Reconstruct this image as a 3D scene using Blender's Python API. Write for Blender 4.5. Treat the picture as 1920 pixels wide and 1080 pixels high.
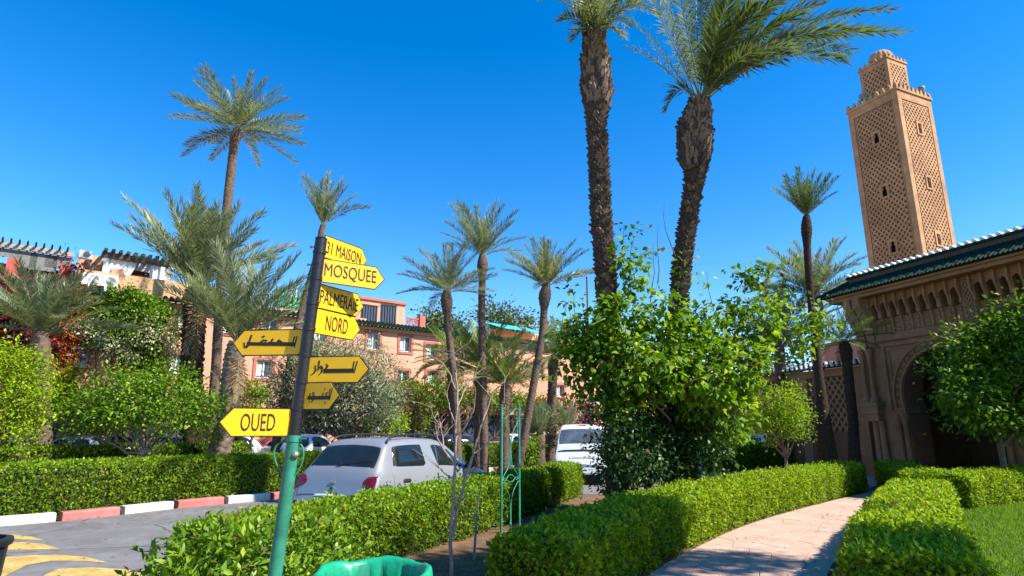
import bpy, math, random
import numpy as np
from mathutils import Vector, Matrix
PI = math.pi
R = math.radians
for o in list(bpy.data.objects):
    bpy.data.objects.remove(o)
scene = bpy.context.scene
# ------------------------------------------------------------------ camera, sky, sun, exposure
FPX, EYE, PITCH = 1120.0, 1.72, math.atan(262 / 1120.0)
cd = bpy.data.cameras.new('camera')
cam = bpy.data.objects.new('camera', cd)
scene.collection.objects.link(cam)
cd.sensor_width = 36.0
cd.lens = 36.0 * FPX / 1920.0
cd.clip_start = 0.05
cd.clip_end = 3000
cam.location = (0, 0, EYE)
cam.rotation_euler = (PI / 2 + PITCH, 0, 0)
scene.camera = cam
SUN_AZ, SUN_EL = 112.0, 44.0          # clockwise from +Y, elevation
sdir = Vector((math.sin(R(SUN_AZ)) * math.cos(R(SUN_EL)), math.cos(R(SUN_AZ)) * math.cos(R(SUN_EL)), math.sin(R(SUN_EL))))
world = bpy.data.worlds.new('World')
scene.world = world
world.use_nodes = True
wn = world.node_tree.nodes
wl = world.node_tree.links
wn.clear()
w_out = wn.new('ShaderNodeOutputWorld')
w_bg = wn.new('ShaderNodeBackground')
w_sky = wn.new('ShaderNodeTexSky')
w_sky.sky_type = 'NISHITA'
w_sky.sun_disc = False
w_sky.sun_elevation = R(SUN_EL)
w_sky.sun_rotation = R(SUN_AZ)
w_sky.altitude = 100
w_sky.air_density = 1.0
w_sky.dust_density = 0.15
w_sky.ozone_density = 2.0
w_hs = wn.new('ShaderNodeHueSaturation')
w_hs.inputs['Saturation'].default_value = 1.47
w_hs.inputs['Hue'].default_value = 0.506
w_bg.inputs['Strength'].default_value = 0.13
wl.new(w_sky.outputs[0], w_hs.inputs['Color'])
wl.new(w_hs.outputs[0], w_bg.inputs['Color'])
wl.new(w_bg.outputs[0], w_out.inputs['Surface'])
sl = bpy.data.lights.new('sun', 'SUN')
sl.energy = 5.0
sl.angle = R(0.53)
sl.color = (1.0, 0.955, 0.88)
sun = bpy.data.objects.new('sun', sl)
scene.collection.objects.link(sun)
sun.location = (40, -20, 60)
sun.rotation_euler = sdir.to_track_quat('Z', 'Y').to_euler()
vs = scene.view_settings
scene.display_settings.display_device = 'sRGB'
vs.view_transform = 'Standard'
vs.look = 'None'
vs.exposure = 1.05
vs.gamma = 1.0
vs.use_curve_mapping = False
# ------------------------------------------------------------------ helpers
ST, CT = math.sin(PITCH), math.cos(PITCH)
def ray(px, py):
    u, v = (px - 960) / FPX, (540 - py) / FPX
    return u, CT - v * ST, ST + v * CT
def P(px, py, Y):                       # the point at distance Y
    u, y, z = ray(px, py)
    t = Y / y
    return Vector((u * t, Y, EYE + z * t))
def G(px, py, z=0.0):                   # the point on the level z
    u, y, zz = ray(px, py)
    t = (z - EYE) / zz
    return Vector((u * t, y * t, z))
def ppm(Y):                             # metres per photo pixel at distance Y
    return Y / FPX / 0.99
COL = scene.collection
def tag(o, label=None, cat=None, group=None, kind=None):
    if label: o['label'] = label
    if cat: o['category'] = cat
    if group: o['group'] = group
    if kind: o['kind'] = kind
    return o
def wmat(o):
    m = Matrix.LocRotScale(o.location, o.rotation_euler, o.scale)
    if o.parent:
        return wmat(o.parent) @ o.matrix_parent_inverse @ m
    return m
def empty(name, loc=(0, 0, 0), rz=0.0, parent=None):
    o = bpy.data.objects.new(name, None)
    o.empty_display_size = 0.2
    o.location = loc
    o.rotation_euler = (0, 0, rz)
    if parent: o.parent = parent
    COL.objects.link(o)
    return o
def thing(name, label, cat, loc=(0, 0, 0), rz=0.0, group=None):
    return tag(empty(name, loc, rz), label, cat, group)
def link(name, me, parent=None, world=True, mx=None):
    o = bpy.data.objects.new(name, me)
    COL.objects.link(o)
    if parent:
        o.parent = parent
        if world:
            o.matrix_parent_inverse = wmat(parent).inverted()
    if mx is not None:
        l, q, s = mx.decompose()
        o.location = l
        o.rotation_euler = q.to_euler()
        o.scale = s
    return o
def np_mesh(name, V, Fq, mat, smooth=False, tint=None):
    """V (n,3); Fq (m,k) faces all with k corners."""
    V = np.asarray(V, dtype=np.float32); Fq = np.asarray(Fq, dtype=np.int32)
    me = bpy.data.meshes.new(name)
    m, k = Fq.shape
    me.vertices.add(len(V)); me.vertices.foreach_set('co', V.ravel())
    me.loops.add(m * k); me.loops.foreach_set('vertex_index', Fq.ravel())
    me.polygons.add(m)
    me.polygons.foreach_set('loop_start', np.arange(0, m * k, k, dtype=np.int32))
    me.polygons.foreach_set('loop_total', np.full(m, k, dtype=np.int32))
    if smooth: me.polygons.foreach_set('use_smooth', np.ones(m, dtype=bool))
    if tint is not None:
        a = me.attributes.new('tint', 'FLOAT', 'POINT')
        a.data.foreach_set('value', np.asarray(tint, dtype=np.float32))
    me.update(calc_edges=True)
    me.materials.append(mat)
    return me
class MB:
    def __init__(s):
        s.v = []; s.f = []
    def add(s, vs, fs, mx=None):
        b = len(s.v)
        if mx is not None: vs = [mx @ Vector(p) for p in vs]
        s.v += [tuple(p) for p in vs]
        s.f += [tuple(i + b for i in f) for f in fs]
        return s
    def box(s, c, d, mx=None, rz=0.0, taper=1.0):
        x, y, z = d[0] / 2, d[1] / 2, d[2] / 2
        t = taper
        vs = [(-x, -y, -z), (x, -y, -z), (x, y, -z), (-x, y, -z), (-x * t, -y * t, z), (x * t, -y * t, z), (x * t, y * t, z), (-x * t, y * t, z)]
        m = Matrix.Translation(c) @ Matrix.Rotation(rz, 4, 'Z')
        if mx is not None: m = mx @ m
        return s.add(vs, [(0, 3, 2, 1), (4, 5, 6, 7), (0, 1, 5, 4), (1, 2, 6, 5), (2, 3, 7, 6), (3, 0, 4, 7)], m)
    def bbox(s, a, b, mx=None):
        return s.box([(p + q) / 2 for p, q in zip(a, b)], [abs(q - p) for p, q in zip(a, b)], mx)
    def bar(s, a, b, w, h=None, up=(0, 0, 1)):
        a, b = Vector(a), Vector(b); h = h or w
        d = (b - a); L = d.length; d.normalize()
        u = Vector(up)
        sd = d.cross(u)
        if sd.length < 1e-4: sd = d.cross(Vector((1, 0, 0)))
        sd.normalize(); u = sd.cross(d)
        m = Matrix((sd, d, u)).transposed().to_4x4(); m.translation = (a + b) / 2
        return s.box((0, 0, 0), (w, L, h), m)
    def tube(s, pts, r, n=8, mx=None, cap=True):
        pts = [Vector(p) for p in pts]
        rs = r if isinstance(r, (list, tuple)) else [r] * len(pts)
        vs = []; fs = []
        t0 = (pts[1] - pts[0]).normalized()
        ref = Vector((0, 0, 1)) if abs(t0.z) < 0.9 else Vector((1, 0, 0))
        sd = t0.cross(ref).normalized()
        for i, p in enumerate(pts):
            t = (pts[min(i + 1, len(pts) - 1)] - pts[max(i - 1, 0)]).normalized()
            sd = (sd - t * sd.dot(t)).normalized()
            up = sd.cross(t)
            for k in range(n):
                a = 2 * PI * k / n
                vs.append(p + (sd * math.cos(a) + up * math.sin(a)) * rs[i])
        for i in range(len(pts) - 1):
            for k in range(n):
                fs.append((i * n + k, i * n + (k + 1) % n, (i + 1) * n + (k + 1) % n, (i + 1) * n + k))
        if cap:
            fs.append(tuple(range(n))); fs.append(tuple((len(pts) - 1) * n + k for k in reversed(range(n))))
        return s.add(vs, fs, mx)
    def lathe(s, prof, n=16, mx=None):
        vs = []; fs = []
        for r, z in prof:
            for k in range(n):
                a = 2 * PI * k / n
                vs.append((r * math.cos(a), r * math.sin(a), z))
        for i in range(len(prof) - 1):
            for k in range(n):
                fs.append((i * n + k, i * n + (k + 1) % n, (i + 1) * n + (k + 1) % n, (i + 1) * n + k))
        return s.add(vs, fs, mx)
    def prism(s, poly, d, mx=None, y0=0.0):       # polygon in XZ, extruded along +Y from y0 by d
        n = len(poly)
        vs = [(x, y0, z) for x, z in poly] + [(x, y0 + d, z) for x, z in poly]
        fs = [tuple(range(n)), tuple(reversed(range(n, 2 * n)))]
        fs += [(i, i + n, (i + 1) % n + n, (i + 1) % n) for i in range(n)]
        return s.add(vs, fs, mx)
    def strip(s, inner, outer, d, mx=None, y0=0.0):   # closed ring between two outlines in XZ
        n = len(inner)
        vs = [(x, y0, z) for x, z in inner] + [(x, y0, z) for x, z in outer] + [(x, y0 + d, z) for x, z in inner] + [(x, y0 + d, z) for x, z in outer]
        fs = []
        for i in range(n - 1):
            j = i + 1
            fs += [(i, j, n + j, n + i), (2 * n + i, 3 * n + i, 3 * n + j, 2 * n + j), (i, 2 * n + i, 2 * n + j, j), (n + i, n + j, 3 * n + j, 3 * n + i)]
        fs += [(0, n, 3 * n, 2 * n), (n - 1, 3 * n - 1, 4 * n - 1, 2 * n - 1)]
        return s.add(vs, fs, mx)
    def grid(s, pts, mx=None):                    # 2-D list of points
        m, n = len(pts), len(pts[0])
        vs = [p for row in pts for p in row]
        fs = [(i * n + j, i * n + j + 1, (i + 1) * n + j + 1, (i + 1) * n + j) for i in range(m - 1) for j in range(n - 1)]
        return s.add(vs, fs, mx)
    def mesh(s, name, mat, smooth=False):
        me = bpy.data.meshes.new(name)
        me.from_pydata(s.v, [], s.f)
        me.materials.append(mat)
        if smooth is True:
            me.polygons.foreach_set('use_smooth', [True] * len(me.polygons))
        elif smooth:
            me.polygons.foreach_set('use_smooth', [True] * len(me.polygons))
            me.set_sharp_from_angle(angle=R(smooth))
        me.update()
        return me
    def build(s, name, mat, parent=None, smooth=False, world=True, mx=None):
        return link(name, s.mesh(name, mat, smooth), parent, world, mx)
# ------------------------------------------------------------------ materials
MATS = {}
def mat(name, col, rough=0.7, metal=0.0, var=0.15, scale=6.0, bump=0.0, bscale=40.0, spec=0.4, coat=0.0, col2=None, dirt=0.0):
    if name in MATS: return MATS[name]
    m = bpy.data.materials.new(name); m.use_nodes = True
    n = m.node_tree.nodes; l = m.node_tree.links
    b = n['Principled BSDF']
    b.inputs['Roughness'].default_value = rough
    b.inputs['Metallic'].default_value = metal
    b.inputs['Specular IOR Level'].default_value = spec
    b.inputs['Coat Weight'].default_value = coat
    tc = n.new('ShaderNodeTexCoord')
    nz = n.new('ShaderNodeTexNoise'); nz.inputs['Scale'].default_value = scale; nz.inputs['Detail'].default_value = 6; nz.inputs['Roughness'].default_value = 0.65
    l.new(tc.outputs['Object'], nz.inputs['Vector'])
    rp = n.new('ShaderNodeValToRGB')
    rp.color_ramp.elements[0].position = 0.3; rp.color_ramp.elements[1].position = 0.7
    c2 = col2 or [min(1, c * (1 + var)) for c in col]
    rp.color_ramp.elements[0].color = [c * (1 - var) for c in col] + [1]
    rp.color_ramp.elements[1].color = list(c2) + [1]
    l.new(nz.outputs['Fac'], rp.inputs['Fac'])
    out = rp.outputs['Color']
    if dirt:
        n2 = n.new('ShaderNodeTexNoise'); n2.inputs['Scale'].default_value = scale * 0.22; n2.inputs['Detail'].default_value = 8; n2.inputs['Roughness'].default_value = 0.7
        l.new(tc.outputs['Object'], n2.inputs['Vector'])
        r2 = n.new('ShaderNodeValToRGB'); r2.color_ramp.elements[0].position = 0.35; r2.color_ramp.elements[1].position = 0.62
        k = 1 - dirt
        r2.color_ramp.elements[0].color = (k, k * 0.97, k * 0.92, 1); r2.color_ramp.elements[1].color = (1, 1, 1, 1)
        l.new(n2.outputs['Fac'], r2.inputs['Fac'])
        mx = n.new('ShaderNodeMix'); mx.data_type = 'RGBA'; mx.blend_type = 'MULTIPLY'; mx.inputs['Factor'].default_value = 1
        l.new(out, mx.inputs['A']); l.new(r2.outputs['Color'], mx.inputs['B'])
        out = mx.outputs['Result']
    l.new(out, b.inputs['Base Color'])
    if bump:
        nb = n.new('ShaderNodeTexNoise'); nb.inputs['Scale'].default_value = bscale; nb.inputs['Detail'].default_value = 5
        l.new(tc.outputs['Object'], nb.inputs['Vector'])
        bp = n.new('ShaderNodeBump'); bp.inputs['Strength'].default_value = bump; bp.inputs['Distance'].default_value = 0.02
        l.new(nb.outputs['Fac'], bp.inputs['Height'])
        l.new(bp.outputs['Normal'], b.inputs['Normal'])
    MATS[name] = m
    return m
def leafmat(name, dark, mid, light, trans=0.32, rough=0.45, spec=0.35):
    if name in MATS: return MATS[name]
    m = bpy.data.materials.new(name); m.use_nodes = True
    n = m.node_tree.nodes; l = m.node_tree.links
    b = n['Principled BSDF']; out = n['Material Output']
    b.inputs['Roughness'].default_value = rough; b.inputs['Specular IOR Level'].default_value = spec
    at = n.new('ShaderNodeAttribute'); at.attribute_name = 'tint'
    rp = n.new('ShaderNodeValToRGB')
    e = rp.color_ramp.elements
    e[0].position = 0.0; e[0].color = (0.20, 0.115, 0.045, 1); e[1].position = 1.0; e[1].color = (*light, 1)
    k = e.new(0.04); k.color = (*dark, 1)
    k = e.new(0.5); k.color = (*mid, 1)
    l.new(at.outputs['Fac'], rp.inputs['Fac'])
    l.new(rp.outputs['Color'], b.inputs['Base Color'])
    tr = n.new('ShaderNodeBsdfTranslucent')
    mlt = n.new('ShaderNodeMix'); mlt.data_type = 'RGBA'; mlt.blend_type = 'MULTIPLY'; mlt.inputs['Factor'].default_value = 1; mlt.inputs['B'].default_value = (1.5, 1.5, 0.7, 1)
    l.new(rp.outputs['Color'], mlt.inputs['A']); l.new(mlt.outputs['Result'], tr.inputs['Color'])
    ms = n.new('ShaderNodeMixShader'); ms.inputs['Fac'].default_value = trans
    l.new(b.outputs[0], ms.inputs[1]); l.new(tr.outputs[0], ms.inputs[2]); l.new(ms.outputs[0], out.inputs['Surface'])
    MATS[name] = m
    return m
def glassmat(name, col=(0.012, 0.016, 0.018), rough=0.04, spec=0.6):
    if name in MATS: return MATS[name]
    m = mat(name, col, rough, 0.0, 0.2, 3.0, spec=spec)
    return m
PINK = mat('pink_plaster', (0.64, 0.315, 0.21), 0.85, var=0.05, scale=1.2, bump=0.15, bscale=25, dirt=0.12, spec=0.2)
PINKTRIM = mat('rose_trim', (0.40, 0.135, 0.10), 0.85, var=0.1, scale=5, spec=0.2)
REDWALL = mat('red_plaster', (0.42, 0.09, 0.07), 0.85, var=0.12, scale=2, spec=0.2)
OCHRE = mat('ochre_plaster', (0.55, 0.315, 0.175), 0.85, var=0.08, scale=2, dirt=0.15, spec=0.2)
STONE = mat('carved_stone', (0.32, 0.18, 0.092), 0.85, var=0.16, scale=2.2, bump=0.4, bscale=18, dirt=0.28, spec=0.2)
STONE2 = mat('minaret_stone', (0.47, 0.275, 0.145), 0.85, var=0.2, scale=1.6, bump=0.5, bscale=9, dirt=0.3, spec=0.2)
DEEPSTONE = mat('recess_shade_stone', (0.20, 0.10, 0.055), 0.9, var=0.15, scale=3, bump=0.4, bscale=20, spec=0.15)  # darker copy of the stone, recess shade put into its colour
DARKWOOD = mat('dark_wood', (0.07, 0.045, 0.03), 0.7, var=0.3, scale=8)
GREENTILE = mat('green_glazed_tile', (0.006, 0.027, 0.016), 0.7, var=0.35, scale=7, spec=0.10)
WHITECAP = mat('glint_white_cap', (0.75, 0.76, 0.74), 0.3, var=0.05, scale=9)  # white stands for the glint on glazed tile ends
ASPHALT = mat('asphalt', (0.20, 0.19, 0.185), 0.9, var=0.18, scale=5, bump=0.5, bscale=220, dirt=0.32, spec=0.25)
SOIL = mat('dry_soil', (0.20, 0.12, 0.07), 0.95, var=0.3, scale=5, bump=0.8, bscale=60, dirt=0.3, spec=0.1)
LAWNBASE = mat('lawn_soil', (0.06, 0.085, 0.02), 0.95, var=0.3, scale=9, bump=0.6, bscale=80, spec=0.1)
KERBW = mat('white_kerb_paint', (0.68, 0.66, 0.62), 0.75, var=0.1, scale=7, bump=0.25, bscale=40, dirt=0.3)
KERBR = mat('red_kerb_paint', (0.50, 0.155, 0.135), 0.75, var=0.15, scale=7, bump=0.25, bscale=40, dirt=0.3)
YELLOWROAD = mat('worn_yellow_paint', (0.50, 0.35, 0.10), 0.85, var=0.25, scale=14, dirt=0.35)
SLAB = mat('pink_paving', (0.50, 0.345, 0.265), 0.85, var=0.10, scale=6, bump=0.3, bscale=35, dirt=0.2, spec=0.2)
JOINT = mat('paving_joint', (0.37, 0.245, 0.18), 0.95, var=0.2, scale=9, spec=0.1)
BARK = mat('grey_brown_bark', (0.15, 0.105, 0.075), 0.9, var=0.35, scale=9, bump=0.8, bscale=30, spec=0.15)
PALEBARK = mat('pale_twig_bark', (0.31, 0.23, 0.17), 0.9, var=0.3, scale=12, bump=0.5, bscale=60, spec=0.15)
PALMBARK = mat('palm_bark', (0.12, 0.083, 0.062), 0.95, var=0.45, scale=10, bump=0.9, bscale=22, spec=0.1)
PALMDARK = mat('dark_palm_fibre', (0.045, 0.03, 0.022), 0.95, var=0.4, scale=10, bump=0.9, bscale=30, spec=0.1)
BOOT = mat('palm_leaf_base', (0.20, 0.145, 0.105), 0.9, var=0.5, scale=5, bump=0.6, bscale=40, spec=0.15)
BOOTDARK = mat('old_palm_leaf_base', (0.085, 0.066, 0.055), 0.95, var=0.55, scale=6, bump=0.6, bscale=40, spec=0.1)
FRUIT = leafmat('palm_flower_yellow', (0.42, 0.26, 0.02), (0.5, 0.33, 0.03), (0.55, 0.42, 0.05))
GREENPAINT = mat('turquoise_green_paint', (0.035, 0.25, 0.155), 0.45, var=0.22, scale=11, dirt=0.35)
BLACKPAINT = mat('black_paint', (0.014, 0.014, 0.016), 0.35, var=0.3, scale=12, bump=0.2, bscale=50)
SIGNYEL = mat('sign_yellow', (0.80, 0.455, 0.004), 0.42, var=0.05, scale=5, dirt=0.10)
SIGNBLK = mat('sign_black', (0.018, 0.012, 0.006), 0.5, var=0.1)
STEEL = mat('steel', (0.45, 0.44, 0.42), 0.4, 0.8, var=0.15)
BAG = mat('green_plastic_bag', (0.006, 0.27, 0.13), 0.38, var=0.12, scale=9, bump=0.35, bscale=16, spec=0.5)
RUBBER = mat('rubber', (0.018, 0.018, 0.019), 0.8, var=0.2)
BLACKTRIM = mat('black_trim', (0.016, 0.016, 0.018), 0.45, var=0.2)
CARGLASS = glassmat('car_glass', (0.010, 0.014, 0.014), 0.03, 0.6)
HOUSEGLASS = glassmat('house_glass', (0.05, 0.06, 0.075), 0.08, 0.6)
WHITEFRAME = mat('white_frame', (0.66, 0.66, 0.64), 0.5, var=0.05)
CURTAIN = mat('pale_curtain', (0.58, 0.57, 0.53), 0.9, var=0.1, scale=12)
REDLAMP = mat('tail_light_red', (0.13, 0.004, 0.008), 0.2, var=0.45, scale=14, coat=0.3)
CLEARLAMP = mat('head_light', (0.55, 0.56, 0.58), 0.1, var=0.2, scale=15, coat=0.6)
def carpaint(name, col, metal=0.35, rough=0.3):
    return mat(name, col, rough, metal, var=0.04, scale=2, coat=0.7)
L_HEDGE = leafmat('hedge_leaf', (0.035, 0.085, 0.004), (0.15, 0.26, 0.008), (0.38, 0.48, 0.025), 0.38, 0.5, 0.2)
L_HEDGE2 = leafmat('hedge_leaf_yellowish', (0.045, 0.10, 0.004), (0.22, 0.33, 0.008), (0.45, 0.54, 0.025), 0.4, 0.5, 0.2)
L_SHRUB = leafmat('shrub_leaf', (0.045, 0.105, 0.006), (0.155, 0.275, 0.014), (0.35, 0.45, 0.035), 0.34, 0.42, 0.3)
L_MULB = leafmat('mulberry_leaf', (0.022, 0.075, 0.004), (0.125, 0.235, 0.006), (0.36, 0.46, 0.02), 0.42, 0.5, 0.25)
L_CITRUS = leafmat('citrus_leaf', (0.03, 0.085, 0.006), (0.115, 0.22, 0.012), (0.29, 0.39, 0.03), 0.34, 0.45, 0.25)
L_LIME = leafmat('lime_leaf', (0.09, 0.17, 0.006), (0.24, 0.35, 0.010), (0.42, 0.50, 0.02), 0.38, 0.5, 0.2)
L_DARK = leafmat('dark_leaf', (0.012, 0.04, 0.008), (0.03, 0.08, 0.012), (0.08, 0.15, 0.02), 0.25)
L_OLIVE = leafmat('olive_leaf', (0.12, 0.145, 0.085), (0.25, 0.285, 0.185), (0.42, 0.45, 0.33), 0.3, 0.5, 0.2)
L_PINE = leafmat('distant_tree_leaf', (0.05, 0.08, 0.015), (0.10, 0.13, 0.025), (0.19, 0.19, 0.05), 0.25)
L_PALM = leafmat('palm_leaflet', (0.09, 0.125, 0.055), (0.19, 0.23, 0.125), (0.38, 0.40, 0.27), 0.3, 0.42, 0.4)
L_PALMG = leafmat('green_palm_leaflet', (0.05, 0.085, 0.02), (0.105, 0.155, 0.05), (0.26, 0.29, 0.14), 0.26, 0.4, 0.4)
L_DRY = leafmat('dry_palm_leaflet', (0.13, 0.08, 0.035), (0.24, 0.16, 0.075), (0.36, 0.27, 0.14), 0.15, 0.6, 0.15)
L_PALMY = leafmat('yellowish_palm_leaflet', (0.08, 0.125, 0.025), (0.17, 0.235, 0.06), (0.34, 0.38, 0.14), 0.3, 0.42, 0.35)
L_RED = leafmat('crimson_flower', (0.08, 0.012, 0.014), (0.20, 0.018, 0.03), (0.42, 0.05, 0.06), 0.3)
L_ORANGE = leafmat('orange_red_flower', (0.18, 0.05, 0.012), (0.42, 0.11, 0.02), (0.55, 0.26, 0.03), 0.3)
L_REDGREEN = leafmat('reddish_leaf', (0.05, 0.05, 0.01), (0.10, 0.12, 0.02), (0.30, 0.07, 0.03), 0.3)
L_WHITE = leafmat('white_blossom', (0.16, 0.20, 0.06), (0.42, 0.43, 0.26), (0.68, 0.65, 0.52), 0.25)
L_MAGENTA = leafmat('magenta_flower', (0.14, 0.01, 0.09), (0.30, 0.02, 0.20), (0.5, 0.08, 0.36), 0.3)
L_GRASS = leafmat('grass_blade', (0.06, 0.13, 0.006), (0.15, 0.28, 0.012), (0.28, 0.40, 0.03), 0.35, 0.5, 0.2)
def add_cracks(m, scale, width, dark):
    n = m.node_tree.nodes; l = m.node_tree.links; b = n['Principled BSDF']
    src = b.inputs['Base Color'].links[0].from_socket
    tc = n.new('ShaderNodeTexCoord'); nz = n.new('ShaderNodeTexNoise'); nz.inputs['Scale'].default_value = 2.5; nz.inputs['Detail'].default_value = 6
    mv = n.new('ShaderNodeMix'); mv.data_type = 'VECTOR'; mv.inputs['Factor'].default_value = 0.12
    l.new(tc.outputs['Object'], nz.inputs['Vector']); l.new(tc.outputs['Object'], mv.inputs['A']); l.new(nz.outputs['Color'], mv.inputs['B'])
    vo = n.new('ShaderNodeTexVoronoi'); vo.feature = 'DISTANCE_TO_EDGE'; vo.inputs['Scale'].default_value = scale
    l.new(mv.outputs['Result'], vo.inputs['Vector'])
    rp = n.new('ShaderNodeValToRGB'); rp.color_ramp.elements[0].position = width * .4; rp.color_ramp.elements[0].color = (dark, dark, dark, 1); rp.color_ramp.elements[1].position = width; rp.color_ramp.elements[1].color = (1, 1, 1, 1)
    l.new(vo.outputs['Distance'], rp.inputs['Fac'])
    mx = n.new('ShaderNodeMix'); mx.data_type = 'RGBA'; mx.blend_type = 'MULTIPLY'; mx.inputs['Factor'].default_value = 1
    l.new(src, mx.inputs['A']); l.new(rp.outputs['Color'], mx.inputs['B']); l.new(mx.outputs['Result'], b.inputs['Base Color'])
add_cracks(ASPHALT, 0.42, 0.009, 0.55)
# ------------------------------------------------------------------ foliage
def rnd_unit(g, n):
    v = g.normal(size=(n, 3)); return v / np.linalg.norm(v, axis=1, keepdims=True)
def norm(v):
    return v / (np.linalg.norm(v, axis=1, keepdims=True) + 1e-9)
def leaf_mesh(name, p, ax, nr, L, W, mt, tint, fold=0.25, dry=0.0):
    n = len(p)
    tint = np.clip(tint, 0.06, 1)
    if dry: tint = np.where(np.random.default_rng(n).random(n) < dry, 0.0, tint)
    ax = norm(ax); sd = norm(np.cross(ax, nr)); up = np.cross(sd, ax)
    L = np.broadcast_to(L, (n,))[:, None]; W = np.broadcast_to(W, (n,))[:, None]
    m = p + ax * L * 0.42 + up * W * fold
    V = np.stack([p, m + sd * W * 0.5, p + ax * L - up * L * 0.06, m - sd * W * 0.5], 1).reshape(-1, 3)
    F = np.arange(4 * n).reshape(n, 4)
    return np_mesh(name, V, F, mt, tint=np.repeat(np.clip(tint, 0, 1), 4))
def wob(a, b, seed):                    # smooth uneven field, about -1..1
    g = np.random.default_rng(seed)
    o = np.zeros_like(a)
    for k in range(5):
        fa, fb = g.uniform(0.6, 5, 2); ph = g.uniform(0, 7)
        o += np.sin(a * fa * (1 + k * .5) + b * fb * (1 + k * .5) + ph) / (1.3 + k * .5)
    return o / 2.2
def resample(line, step):
    pts = [Vector((p[0], p[1])) for p in line]
    # Catmull-Rom then even steps
    q = []
    for i in range(len(pts) - 1):
        p0 = pts[max(i - 1, 0)]; p1 = pts[i]; p2 = pts[i + 1]; p3 = pts[min(i + 2, len(pts) - 1)]
        for k in range(20):
            t = k / 20
            q.append(0.5 * ((2 * p1) + (p2 - p0) * t + (2 * p0 - 5 * p1 + 4 * p2 - p3) * t * t + (3 * p1 - p0 - 3 * p2 + p3) * t ** 3))
    q.append(pts[-1])
    q = np.array([(a.x, a.y) for a in q])
    d = np.r_[0, np.cumsum(np.linalg.norm(np.diff(q, axis=0), axis=1))]
    n = max(2, int(round(d[-1] / step)) + 1)
    s = np.linspace(0, d[-1], n)
    return np.c_[np.interp(s, d, q[:, 0]), np.interp(s, d, q[:, 1])], s
def hedge(label, line, w, h, mt, seed, leaf=0.045, dens=3200, group=None, tall=0.0, r=0.14, bare=0.22, base_z=0.0):
    g = np.random.default_rng(seed)
    c, s = resample(line, 0.15)
    tg = np.gradient(c, axis=0); tg /= np.linalg.norm(tg, axis=1, keepdims=True)
    nl = np.c_[-tg[:, 1], tg[:, 0]]
    # section outline, from the left foot over the top to the right foot
    sec = [(w / 2 * 0.93, 0.0), (w / 2, h - r)]
    sec += [(w / 2 - r + r * math.cos(a), h - r + r * math.sin(a)) for a in np.linspace(0.2, PI / 2, 5)]
    sec += [(-x, z) for x, z in reversed(sec)]
    sec = np.array(sec)
    sl_ = np.r_[0, np.cumsum(np.linalg.norm(np.diff(sec, axis=0), axis=1))]
    t = thing('hedge', label, 'hedge', (c[len(c) // 2][0], c[len(c) // 2][1], base_z), 0, group)
    # dense inner mass of twigs
    k = 0.10
    sh = np.c_[sec[:, 0] * (1 - 2 * k / w), np.minimum(sec[:, 1], h - k * 0.9)]
    V = []
    for i in range(len(c)):
        e = 0.12 if i in (0, len(c) - 1) else 0
        for x, z in sh:
            dx = 0.03 * math.sin(s[i] * 9 + z * 11) + 0.02 * math.sin(s[i] * 23 + x * 31)
            V.append((c[i, 0] + nl[i, 0] * (x + dx) + (tg[i, 0] * (e if i == 0 else -e)), c[i, 1] + nl[i, 1] * (x + dx) + (tg[i, 1] * (e if i == 0 else -e)), base_z + z + dx * 0.6))
    m_ = MB(); n_ = len(sh)
    fs = [(i * n_ + j, i * n_ + j + 1, (i + 1) * n_ + j + 1, (i + 1) * n_ + j) for i in range(len(c) - 1) for j in range(n_ - 1)]
    fs += [tuple(range(n_)), tuple((len(c) - 1) * n_ + j for j in reversed(range(n_)))]
    m_.add(V, fs)
    m_.build('twig_core', mat('hedge_twigs', (0.045, 0.05, 0.016), 0.95, var=0.6, scale=14, bump=1, bscale=40, spec=0.05), t)
    per = sl_[-1]; Ltot = s[-1]
    N = int(dens * per * Ltot)
    a = g.uniform(0, Ltot, N); b = g.uniform(0, per, N)
    x = np.interp(b, sl_, sec[:, 0]); z = np.interp(b, sl_, sec[:, 1])
    b2 = np.clip(b + 0.01, 0, per); b1 = np.clip(b - 0.01, 0, per)
    dx = np.interp(b2, sl_, sec[:, 0]) - np.interp(b1, sl_, sec[:, 0]); dz = np.interp(b2, sl_, sec[:, 1]) - np.interp(b1, sl_, sec[:, 1])
    nn = norm(np.c_[dz, -dx, np.zeros(N)])       # (nx, nz) outward in section
    nx, nz = nn[:, 0], nn[:, 1]
    cx = np.interp(a, s, c[:, 0]); cy = np.interp(a, s, c[:, 1])
    lx = np.interp(a, s, nl[:, 0]); ly = np.interp(a, s, nl[:, 1])
    W1 = wob(a * 1.5, b * 2.5, seed) * 0.035 + wob(a * 5, b * 6, seed + 1) * 0.03
    off = W1 + g.normal(size=N) * 0.022 - np.abs(g.normal(size=N)) * 0.03
    shoots = (g.random(N) < 0.035) & (nz > 0.7)
    off = off + shoots * g.random(N) * (0.06 + tall)
    pos = np.c_[cx + lx * (x + nx * off), cy + ly * (x + nx * off), base_z + z + nz * off]
    nw = np.c_[lx * nx, ly * nx, nz]
    # ends
    Ne = int(dens * w * h)
    ends = []
    for i, sg in ((0, -1), (len(c) - 1, 1)):
        y_ = g.uniform(-w / 2, w / 2, Ne); z_ = h * g.random(Ne) ** 0.9
        o_ = g.normal(size=Ne) * 0.03 - 0.02 - 0.10 * np.clip((z_ - h + 0.15) / 0.15, 0, 1) ** 2
        pe = np.c_[c[i, 0] + nl[i, 0] * y_ + tg[i, 0] * sg * o_, c[i, 1] + nl[i, 1] * y_ + tg[i, 1] * sg * o_, base_z + z_]
        ends.append((pe, np.tile(np.r_[tg[i] * sg, 0], (Ne, 1))))
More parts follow.
